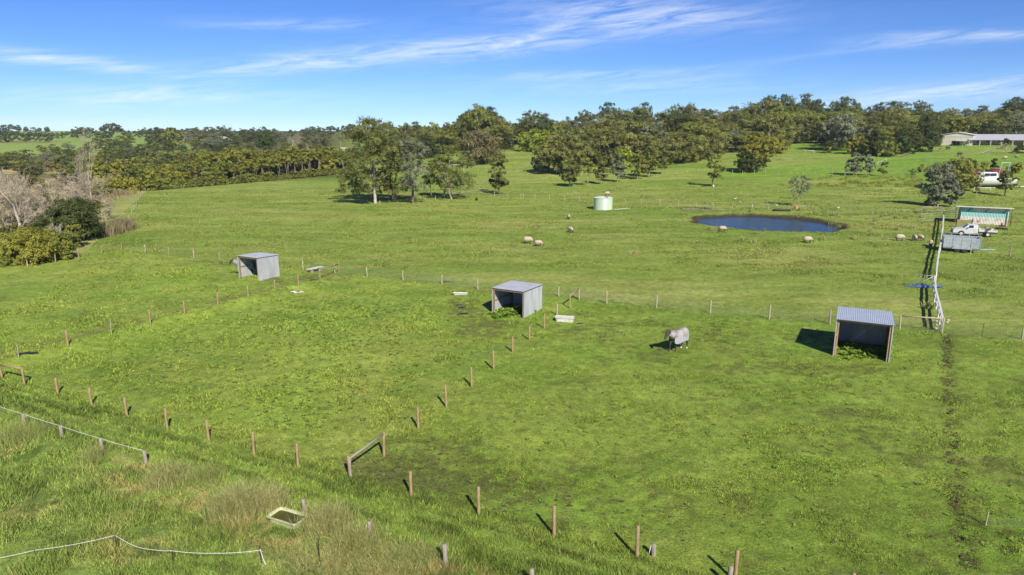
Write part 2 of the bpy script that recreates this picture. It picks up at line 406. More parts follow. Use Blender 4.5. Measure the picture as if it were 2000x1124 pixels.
M_LEAF = {
    'gum_gold': leafmat('gum_leaf_gold', (.17, .19, .05), (.33, .32, .09), (.25, .24, .07)),
    'gum': leafmat('gum_leaf', (0.129, 0.166, 0.036), (0.241, 0.264, 0.067), (0.184, 0.184, 0.049)),
    'gum_light': leafmat('gum_leaf_light', (0.177, 0.225, 0.040), (0.317, 0.341, 0.076), (0.277, 0.277, 0.058)),
    'gum_grey': leafmat('gum_leaf_grey', (0.167, 0.196, 0.109), (0.303, 0.329, 0.197), (0.236, 0.241, 0.144)),
    'gum_dark': leafmat('gum_leaf_dark', (0.076, 0.109, 0.028), (0.163, 0.196, 0.053), (0.123, 0.135, 0.043)),
    'brown': leafmat('casuarina_leaf', (0.158, 0.138, 0.060), (0.247, 0.220, 0.095), (0.200, 0.176, 0.070)),
    'bright': leafmat('cypress_leaf', (0.215, 0.302, 0.026), (0.467, 0.520, 0.052), (0.377, 0.436, 0.037)),
    'wattle': leafmat('wattle_leaf', (0.170, 0.194, 0.030), (0.420, 0.400, 0.060), (0.300, 0.281, 0.050)),
    'darkgreen': leafmat('dark_leaf', (0.048, 0.079, 0.018), (0.120, 0.156, 0.034), (0.090, 0.108, 0.028)),
    'heath': leafmat('heath_leaf', (0.159, 0.200, 0.032), (0.317, 0.330, 0.058), (0.288, 0.268, 0.047)),
    'reed': leafmat('reed_leaf', (0.202, 0.171, 0.085), (0.372, 0.310, 0.171), (0.264, 0.202, 0.124)),
    'twig': leafmat('bare_twig', (0.276, 0.218, 0.138), (0.483, 0.402, 0.276), (0.322, 0.276, 0.161), .0),
    'dry': leafmat('dry_stalk', (.24, .27, .075), (.60, .53, .24), (.30, .36, .09)),
    'dock': leafmat('dock_leaf', (0.140, 0.238, 0.036), (0.280, 0.392, 0.060), (0.196, 0.280, 0.048)),
    'flower': leafmat('yellow_petal', (.62, .52, .02), (.85, .72, .05), (.7, .6, .03)),
}
M_BARK = plain('pale_bark', (.38, .33, .26), (.20, .155, .11), 2.2, .8, stretch=(1, 1, .35))
M_BARKW = plain('white_bark', (.52, .47, .40), (.28, .21, .15), 1.2, .8, stretch=(1, 1, .3))
M_BARKD = plain('dark_bark', (.20, .15, .11), (.08, .06, .045), 3, .9, stretch=(1, 1, .3))
M_POST = plain('treated_pine', (.37, .255, .125), (.22, .155, .085), 6, .8, stretch=(3, 3, .4))
M_POSTG = plain('grey_timber', (.34, .29, .23), (.19, .16, .125), 7, .9, stretch=(3, 3, .4))
M_POSTL = plain('pale_timber', (.44, .36, .26), (.28, .23, .16), 7, .9, stretch=(3, 3, .4))
M_WIRE = plain('galvanised_wire', (.30, .31, .30), (.2, .2, .2), 5, .5, .4)
M_STEEL = plain('black_star_picket', (.03, .03, .028), (.06, .04, .03), 9, .6)
M_RUST = plain('rusty_steel', (.20, .09, .045), (.10, .05, .03), 9, .8)
M_WHITE = plain('white_paint', (.62, .61, .58), (.50, .49, .45), 4, .55)
M_CORD = plain('white_cord', (.80, .80, .78), (.65, .65, .62), 30, .6)
M_GALV = plain('galvanised_steel', (.50, .53, .55), (.34, .36, .38), 3, .45, .35)
M_RUBBER = plain('tyre_rubber', (.025, .025, .025), (.04, .038, .035), 9, .85)
M_GLASS = plain('dark_glass', (.02, .025, .028), (.03, .035, .04), 1, .08, 0, spec=.8, bump=0)
M_MUDW = plain('puddle_water', (.02, .022, .02), (.03, .03, .025), 1, .04, 0, spec=.9, bump=0)

# ---------------------------------------------------------------- the ground sheet
def make_ground():
    ys = [14.0]; 
    while ys[-1] < 4200: ys.append(ys[-1] + max(.085, (ys[-1] + 1) * .0052))
    ys = np.array([-400, -120, -30, 0, 8] + ys); nx = 760
    s = np.linspace(-1, 1, nx); s = s * (.55 + .45 * s ** 2)
    YY = np.repeat(ys[:, None], nx, 1); XX = s[None, :] * (np.maximum(YY, 0) * 1.42 + 16)
    x = XX.ravel(); y = YY.ravel(); z = hgt(x, y)
    tr = trench(x, y)
    z -= np.exp(-(tr / .30) ** 2) * sstep(.42, .62, fbm(x / .5, y / .45, 97, 2)) * .13
    _, n1_, _ = seg(x, y, F1_A, F1_B); _, n3, _ = seg(x, y, F3_A, F3_B); _, n2, _ = seg(x, y, F2_A, F2_B); _, no, _ = seg(x, y, OLD_A, OLD_B)
    rough = np.where(n1_ < 0, .09, np.where((n3 < 0) & (n2 >= 0), .07, np.where(n3 < 0, .035, .03)))
    rough = np.where(no < 0, .16, rough) * (1 - sstep(90, 160, y)) * sstep(1.0, 1.3, pond_r(x, y))
    z += rough * ((fbm(x / .9, y / .8, 131, 3) - .5) * 1.6 + (vnoise(x / .24, y / .24, 137) - .5) * .45)
    al = (x * (F1_B - F1_A)[0] + y * (F1_B - F1_A)[1]) / math.hypot(*(F1_B - F1_A))
    trk = sstep(.3, -.6, n1_) * sstep(-.4, .6, no); z += trk * (fbm(al / 2.6, n1_ / .35, 101, 3) - .5) * -.3
    i = np.arange(len(ys) - 1)[:, None] * nx + np.arange(nx - 1)[None, :]; i = i.ravel()
    idx = np.stack([i, i + 1, i + nx + 1, i + nx], 1)
    m = newmat('pasture'); B = NB(m)
    at = B.n('ShaderNodeAttribute'); at.attribute_name = 'col'
    f1 = B.noise(9, 7, .78); f2 = B.noise(1.7, 5, .65); f3 = B.noise(.22, 5, .6, stretch=(.5, 1.4, 1))
    k = B.ramp(f1, [(.32, .45), (.5, 1.02), (.68, 1.55)]); k2 = B.ramp(f2, [(.35, .86), (.65, 1.14)]); k3 = B.ramp(f3, [(.35, .85), (.65, 1.14)])
    c = B.mix(1, at.outputs['Color'], k, 'MULTIPLY'); c = B.mix(1, c, k2, 'MULTIPLY'); c = B.mix(1, c, k3, 'MULTIPLY')
    B.bsdf(c, .9, 0, .12, bump=f1, bstr=.9, bdist=.12)
    me = raw_mesh('ground', np.stack([x, y, z], 1), idx, 4, [m], True, cols=gcol(x, y))
    o = link('ground', me); o['kind'] = 'structure'; return o
make_ground()

def make_water():
    m = newmat('pond_water'); B = NB(m)
    n = B.noise(2.2, 4, .6, stretch=(1, 2.2, 1)); n_b = B.noise(.25, 3, .5)
    h = B.mix(.5, n, n_b)
    p = B.bsdf((.014, .042, .095), .03, 0, .5, bump=n, bstr=.35, bdist=.07)
    p.inputs['IOR'].default_value = 1.33
    mb = MB(); a = [2 * math.pi * k / 96 for k in range(96)]
    mb.add([(PC[0] + 12.2 * math.cos(t), PC[1] + 11.9 * math.sin(t), -.33) for t in a], [tuple(range(96))])
    w = mb.build('pond_water', m); w['kind'] = 'structure'
make_water()

# ---------------------------------------------------------------- grass, stuff
rng = np.random.default_rng(5)
def grass(name, N, r0, r1, hfun, keep, colmul=1.2, wid=.0008, az0=-.70, az1=.70, power=1.0):
    u = rng.random(N); r = r0 * (r1 / r0) ** (u ** power); a = az0 + (az1 - az0) * rng.random(N)
    x = r * np.sin(a); y = r * np.cos(a); k = keep(x, y); x, y, r = x[k], y[k], r[k]; n = len(x)
    H = hfun(x, y) * (.55 + .9 * rng.random(n)); W = wid * r * (.6 + .8 * rng.random(n))
    z = hgt(x, y) - .02
    th = rng.random(n) * 2 * np.pi; lean = H * (.25 + .75 * rng.random(n)); ld = rng.random(n) * 2 * np.pi
    b = np.stack([np.cos(th) * W, np.sin(th) * W, np.zeros(n)], 1)
    base = np.stack([x, y, z], 1); tip = base + np.stack([np.cos(ld) * lean, np.sin(ld) * lean, H], 1)
    V = np.stack([base - b, base + b, tip], 1).reshape(-1, 3)
    c = gcol(x, y) * (colmul * (.45 + 1.0 * rng.random(n)))[:, None]
    c *= np.stack([.9 + .25 * rng.random(n), np.ones(n), np.ones(n)], 1)
    c = np.repeat(c, 3, 0)
    me = raw_mesh(name, V, np.arange(3 * n), 3, [M_GRASS], False, cols=c)
    return me
M_GRASS = newmat('grass_blade'); _B = NB(M_GRASS); _a = _B.n('ShaderNodeAttribute'); _a.attribute_name = 'col'; _B.bsdf(_a.outputs['Color'], .6, 0, .2, trans=.3)
def zone(x, y):
    return seg(x, y, F1_A, F1_B)[1], seg(x, y, OLD_A, OLD_B)[1], seg(x, y, F3_A, F3_B)[1], seg(x, y, F2_A, F2_B)[1]
def clear(x, y): return (pond_r(x, y) > 1.04)
LBA, LBB = flat_pix(190, 470), flat_pix(285, 372)
def h_pad(x, y):
    n1_, no, n3, n2 = zone(x, y)
    b = fbm(x / 2.1, y / 1.7, 201, 3)
    h = np.where(n3 > 0, .045, np.where(n2 >= 0, .05 + .09 * sstep(.45, .7, b), .035 + .045 * sstep(.5, .75, b)))
    m = gcol(x, y); g = m[:, 1] / (m[:, 0] + .001)
    return h * sstep(1.0, 1.25, g)
tag(link('field_grass', grass('field_grass', 420000, 75, 190, lambda x, y: .05 + .10 * sstep(.45, .75, fbm(x / 3, y / 2, 211, 2)), lambda x, y: clear(x, y) & (seg(x, y, LBA, LBB)[1] < 0), wid=.0007, colmul=1.1, az0=-.62, az1=.66)), 'short tufty grass across the far fields', None, kind='stuff')
tag(link('grass', grass('grass', 560000, 19, 75, h_pad, lambda x, y: clear(x, y) & (zone(x, y)[0] > 0))), 'short grazed green grass across the horse paddocks', None, kind='stuff')
def h_track(x, y):
    n1_, no, _, _ = zone(x, y)
    return np.where(no > 0, .09 + .13 * fbm(x / 1.2, y / .9, 203, 2), .11 + .22 * sstep(.4, .7, fbm(x / 1.5, y / 1.3, 205, 2)))
tag(link('long_grass', grass('long_grass', 560000, 18.5, 62, h_track, lambda x, y: (zone(x, y)[0] <= 0.2), wid=.00062, colmul=1.25)), 'long rough grass along the track and in the near left corner', None, kind='stuff')

def leaf_quads(P, N, L, W, rg, droop=.0):
    n = len(P)
    N = N / (np.linalg.norm(N, axis=1, keepdims=True) + 1e-9)
    t = rg.normal(size=(n, 3)); t[:, 2] -= droop; t -= N * (t * N).sum(1, keepdims=True); t /= (np.linalg.norm(t, axis=1, keepdims=True) + 1e-9)
    b = np.cross(N, t)
    L = L[:, None]; W = W[:, None]
    V = np.stack([P - t * L, P + b * W, P + t * L, P - b * W], 1).reshape(-1, 3)
    return V
def rosettes(name, pts, size, nl, mat, label, lift=.35):
    V = []; rr = []
    for (x, y) in pts:
        z = float(hgt(x, y)); s = size * (.6 + .8 * rng.random()); cr = rng.random()
        for k in range(nl):
            a = 2 * math.pi * (k + rng.random()) / nl; l = s * (.6 + .6 * rng.random()); w = l * .2; e = lift + .5 * rng.random()
            d = np.array((math.cos(a) * math.cos(e), math.sin(a) * math.cos(e), math.sin(e))); sdv = np.array((-math.sin(a), math.cos(a), 0)) * w
            p0 = np.array((x, y, z)); mid = p0 + d * l * .6; tip = p0 + d * l - np.array((0, 0, l * .15))
            V += [p0, mid + sdv, tip, mid - sdv]; rr += [cr * .5 + .5 * rng.random()] * 4
    me = raw_mesh(name, np.array(V), np.arange(len(V)), 4, [mat], False, rnd=rr)
    return tag(link(name, me), label, None, kind='stuff')
def cloudpts(n, spots):
    out_ = []
    for (u, v, r) in spots:
        p = flat_pix(u, v)
        for k in range(n):
            out_.append((p[0] + rng.normal() * r, p[1] + rng.normal() * r))
    return out_
def inpaddock(pts): return [p for p in pts if seg(p[0], p[1], F1_A, F1_B)[1] > .3]
rosettes('broadleaf_weeds', inpaddock(cloudpts(34, [(1270, 630, 2.2), (1130, 860, 2.5), (1050, 960, 1.8), (1400, 700, 4), (1560, 740, 4), (1250, 760, 4), (1600, 850, 4), (1450, 1000, 2), (1640, 1060, 1.4), (1590, 780, 2),
          (900, 870, 2.4), (830, 860, 1.6), (1700, 900, 3.5), (1280, 900, 3), (1050, 820, 3), (1400, 850, 3.5), (1950, 950, 1.5), (1930, 1040, 1.2), (1450, 780, 4), (1150, 730, 3)])), .16, 7, M_LEAF['dock'], 'low broadleaf dock weeds scattered over the right paddock', .15)
rosettes('shelter_weeds', cloudpts(40, [(1665, 690, .5), (1690, 685, .6), (1700, 693, .5), (1000, 612, .5), (985, 608, .5), (1008, 604, .6), (975, 615, .4)]), .36, 8, M_LEAF['dock'], 'tall leafy weeds growing inside the two nearer shelters', .5)
rosettes('clover_patches', inpaddock([p for p in cloudpts(110, [(620, 600, 3.2), (720, 605, 2.2), (690, 660, 2.2), (560, 640, 3), (440, 640, 4), (800, 620, 2), (330, 700, 3), (760, 690, 3), (520, 740, 3), (700, 760, 2.6), (300, 520, 7), (150, 560, 8), (600, 800, 2)]) if seg(p[0], p[1], F3_A, F3_B)[1] < 0 or p[0] < -23]), .15, 6,
         leafmat('clover_leaf', (.085, .15, .034), (.16, .24, .055), (.10, .17, .03)), 'darker clumps of clover in the left paddocks', .35)
fl = inpaddock(cloudpts(26, [(700, 590, 2), (640, 600, 1.6), (730, 620, 1.6), (400, 730, 1.6), (370, 720, 2), (360, 745, 2), (330, 745, 1.5), (480, 800, 1), (300, 745, 2), (640, 620, 1.5), (250, 655, 2), (760, 660, 2), (430, 850, .6), (720, 700, 3)]))
def clods(pts, s0, s1, mat, name, label):
    V = []; Fc = []; k = 0
    for (x, y) in pts:
        s_ = s0 + (s1 - s0) * rng.random() ** 2; e_ = 1 + 1.2 * rng.random(); n = 7; a0 = rng.random() * 6; z = float(hgt(x, y))
        rr = s_ * (.55 + .9 * rng.random(n)); V += [(x + rr[j] * e_ * math.cos(a0 + 6.2832 * j / n), y + rr[j] * math.sin(a0 + 6.2832 * j / n), z - .03) for j in range(n)]
        V.append((x, y, z + .045 + .05 * rng.random())); 
        Fc += [(k + j, k + (j + 1) % n, k + n) for j in range(n)]; k += n + 1
    return tag(link(name, raw_mesh(name, np.array(V), np.array(Fc), 3, [mat])), label, None, kind='stuff')
M_SOIL = plain('wet_soil', (.085, .068, .034), (.045, .036, .018), 8, .8)
tp_ = []
for a_, b_ in zip(TR[:-1], TR[1:]):
    a_ = np.array(a_); b_ = np.array(b_); L_ = np.linalg.norm(b_ - a_)
    for _ in range(int(L_ * 7)):
        q_ = a_ + (b_ - a_) * rng.random()
        if fbm(q_[0] / .8, q_[1] / .9, 301, 2) > .44: tp_.append((q_[0] + rng.normal() * .2, q_[1] + rng.normal() * .2))
clods(tp_, .025, .11, M_SOIL, 'hoof_pits', 'line of dark muddy hoof marks running down the right paddock')
mp_ = []
for (u, v, r_, n_) in [(757, 925, 1.0, 60), (790, 905, 1.2, 50), (735, 940, .5, 26), (860, 895, 1.8, 50), (905, 955, 1.5, 40), (985, 975, 1.5, 30), (840, 955, .9, 26), (1190, 642, 1.2, 24), (1240, 650, 2.5, 30), (905, 610, 1.0, 22), (1600, 655, 1.6, 30), (1400, 660, 3, 30), (1560, 700, 4, 30), (1300, 880, 5, 50), (1600, 900, 4, 40), (1500, 1010, 2.5, 30), (1720, 740, 4, 30), (1930, 790, 3, 26), (1960, 905, .8, 26), (1100, 800, 4, 36), (1450, 640, 5, 30), (1400, 760, 5, 40), (700, 690, 3, 30), (620, 730, 3, 22), (840, 650, 3, 26), (365, 842, .35, 9), (1200, 1000, 2, 26), (1050, 980, 1.6, 24)]:
    p_ = flat_pix(u, v)
    for _ in range(n_): mp_.append((p_[0] + rng.normal() * r_, p_[1] + rng.normal() * r_ * .7))
clods([p for p in mp_ if seg(p[0], p[1], F1_A, F1_B)[1] > -.2], .025, .10, M_SOIL, 'mud_clods', 'small dark muddy spots trodden into the paddocks')
V = []
for (x, y) in fl:
    z = float(hgt(x, y)) + .16 + .08 * rng.random(); s = .022 + .018 * rng.random(); a = rng.random() * 3
    for k in range(3): V += [(x, y, z), (x + s * math.cos(a + 2.1 * k), y + s * math.sin(a + 2.1 * k), z + .01), (x + s * 1.4 * math.cos(a + 2.1 * k + 1), y + s * 1.4 * math.sin(a + 2.1 * k + 1), z), (x + s * math.cos(a + 2.1 * k + 2), y + s * math.sin(a + 2.1 * k + 2), z + .01)]
tag(link('yellow_flowers', raw_mesh('yellow_flowers', np.array(V), np.arange(len(V)), 4, [M_LEAF['flower']], rnd=rng.random(len(V)))), 'tiny yellow flowers dotted through the left paddock', None, kind='stuff')

# ---------------------------------------------------------------- trees
def unit(v): return v / (np.linalg.norm(v) + 1e-9)
def tree_meshes(seed, H, W, cb=.35, style='gum', nclump=26, leaves=4000, ls=.22, leaf='gum', bark=None, tr=.02, lean=0, fork=.3, nlimb=5, multi=1, clump_r=None, droop=.5, off=(0, 0), gap=1.0, extra=(), low=None):
    """trunk mesh and crown mesh of one tree standing at the origin"""
    rg = np.random.default_rng(seed); bark = bark or M_BARK
    cr = clump_r or W * .17
    # clump centres inside the envelope
    C = []; tries = 0
    while len(C) < nclump and tries < 6000:
        tries += 1
        q = rg.random(); z = cb + (1 - cb) * q
        if style == 'gum': pr = (math.sin(math.pi * min(1, q * .86 + .12)) ** .55) * (.82 + .35 * rg.random())
        elif style == 'round': pr = math.sqrt(max(0, 1 - (2 * q - 1) ** 2)) * .98 + .05
        elif style == 'flat': pr = (.55 + .45 * q) if q < .8 else .9
        elif style == 'cone': pr = (1 - q) ** .8 * 1.0 + .05
        else: pr = .8
        a = rg.random() * 2 * math.pi; rad = math.sqrt(rg.random()) if style != 'cone' else .35 + .65 * rg.random()
        rad = rad ** .75
        p = np.array((math.cos(a) * rad * pr * (W / 2 - cr * .55) + off[0] * q, math.sin(a) * rad * pr * (W / 2 - cr * .55) + off[1] * q, (z * H if q < .95 else H * .965) - cr * .45))
        if all(np.linalg.norm((p - c) * (1, 1, 1.25)) > cr * 1.05 * gap for c, _ in C): C.append((p, cr * (.65 + .6 * rg.random())))
    for e in extra: C.append((np.array(e[:3], float), e[3]))
    top = max((c for c, _ in C), key=lambda c: c[2])
    # wood
    mb = MB(); r0 = H * tr
    nodes = []
    for k in range(multi):
        a0 = rg.random() * 6.28; spread = .0 if multi == 1 else W * (.10 + .08 * rg.random())
        b0 = np.array((math.cos(a0) * .1 * multi, math.sin(a0) * .1 * multi, -.15)) if multi > 1 else np.array((0, 0, -.2))
        e0 = np.array((math.cos(a0) * spread + lean * H * fork, math.sin(a0) * spread, H * fork * (1 if multi == 1 else .9 + .3 * rg.random())))
        path = [b0, b0 + (e0 - b0) * .12 + rg.normal(size=3) * r0 * .2, (b0 + e0) / 2 + rg.normal(size=3) * (r0 * .9, r0 * .9, 0), e0]
        mb.tube(path, [r0 * 1.35 / multi ** .4, r0 / multi ** .4, r0 * .86 / multi ** .4, r0 * .72 / multi ** .4], 7)
        targets = sorted(C, key=lambda c: -rg.random() - .6 * np.linalg.norm(c[0][:2]) / W - (.0 if multi == 1 else .8 * float(np.dot(c[0][:2], (math.cos(a0), math.sin(a0)))) / W))[:max(2, nlimb // multi)]
        if k == 0: targets.append((top, 1))
        for (tc, _) in targets:
            m1 = e0 + (tc - e0) * .35 + np.array((rg.normal() * .04 * W, rg.normal() * .04 * W, (tc[2] - e0[2]) * .10)); m2 = e0 + (tc - e0) * .7 + rg.normal(size=3) * W * .03
            st = e0 if rg.random() < .6 else path[2] * .3 + e0 * .7
            pp = [st, m1, m2, tc]; rr = [r0 * .55 / multi ** .3, r0 * .38, r0 * .24, r0 * .08]
            mb.tube(pp, rr, 5, cap=False)
            for i in range(3):
                for t in (.0, .33, .66): nodes.append((pp[i] + (pp[i + 1] - pp[i]) * t, rr[i] * (1 - t) + rr[i + 1] * t))
    for (c, r) in C:
        best = min(nodes, key=lambda n: np.linalg.norm(n[0] - c) + (2.5 * max(0, n[0][2] - c[2] + .1)))
        p0, rr0 = best
        if np.linalg.norm(p0 - c) > .3:
            mid = (p0 + c) / 2 + np.array((0, 0, -.05 * np.linalg.norm(c - p0))) + rg.normal(size=3) * .06 * np.linalg.norm(c - p0)
            mb.tube([p0, mid, c + np.array((0, 0, r * .2))], [min(rr0, r0 * .34), min(rr0, r0 * .2), r0 * .05], 4, cap=False)
    # leaves, gathered in sub-sprays inside every clump
    PV = []; NV = []; RN = []
    tot = sum(r ** 2 for _, r in C)
    for (c, r) in C:
        n = max(12, int(leaves * r * r / tot)); ns = max(4, n // 26); tone = rg.random()
        d = rg.normal(size=(ns, 3)); d /= np.linalg.norm(d, axis=1, keepdims=True); d[:, 2] = np.where(d[:, 2] < -.35, -d[:, 2], d[:, 2])
        sc = c + d * (r * (.35 + .65 * rg.random(ns) ** .5))[:, None] * (1.15, 1.15, .74)
        k = rg.integers(0, ns, n); sp = rg.normal(size=(n, 3)) * r * .145 * (1, 1, .75 + droop * .4)
        P = sc[k] + sp; P[:, 2] -= np.abs(rg.normal(size=n)) * r * .10 * droop
        N = d[k] * .9 + rg.normal(size=(n, 3)) * .42 + (0, 0, .4); PV.append(P); NV.append(N); stn = rg.random(ns)
        RN.append(np.clip(.25 * tone + .3 * stn[k] + .45 * rg.random(n), 0, 1))
    P = np.concatenate(PV); N = np.concatenate(NV); rn = np.concatenate(RN)
    L = ls * (.6 + .8 * rg.random(len(P))); V = leaf_quads(P, N, L, L * .48, rg, droop)
    crown = raw_mesh('crown', V, np.arange(len(V)), 4, [M_LEAF[leaf]], rnd=np.repeat(rn, 4))
    return mb, bark, crown
def make_tree(name, label, cat, loc, group=None, rz=0, scale=1, **k):
    root = thing(name, label, cat, loc, rz, group); root.scale = (scale,) * 3 if not isinstance(scale, tuple) else scale
    mb, bark, crown = tree_meshes(**k)
    mb.build('trunk', bark, root, True); link('crown', crown, root)
    return root
def at_tree(u, v, vt, wpx):
    p = pix(u, v); Hh = z_at(p.y, vt) - p.z; depth = p.y * math.cos(PITCH) - (p.z - CH) * math.sin(PITCH)
    return p, Hh, wpx * depth / F

HOUSE_Y = pix(1892, 285).y + 12
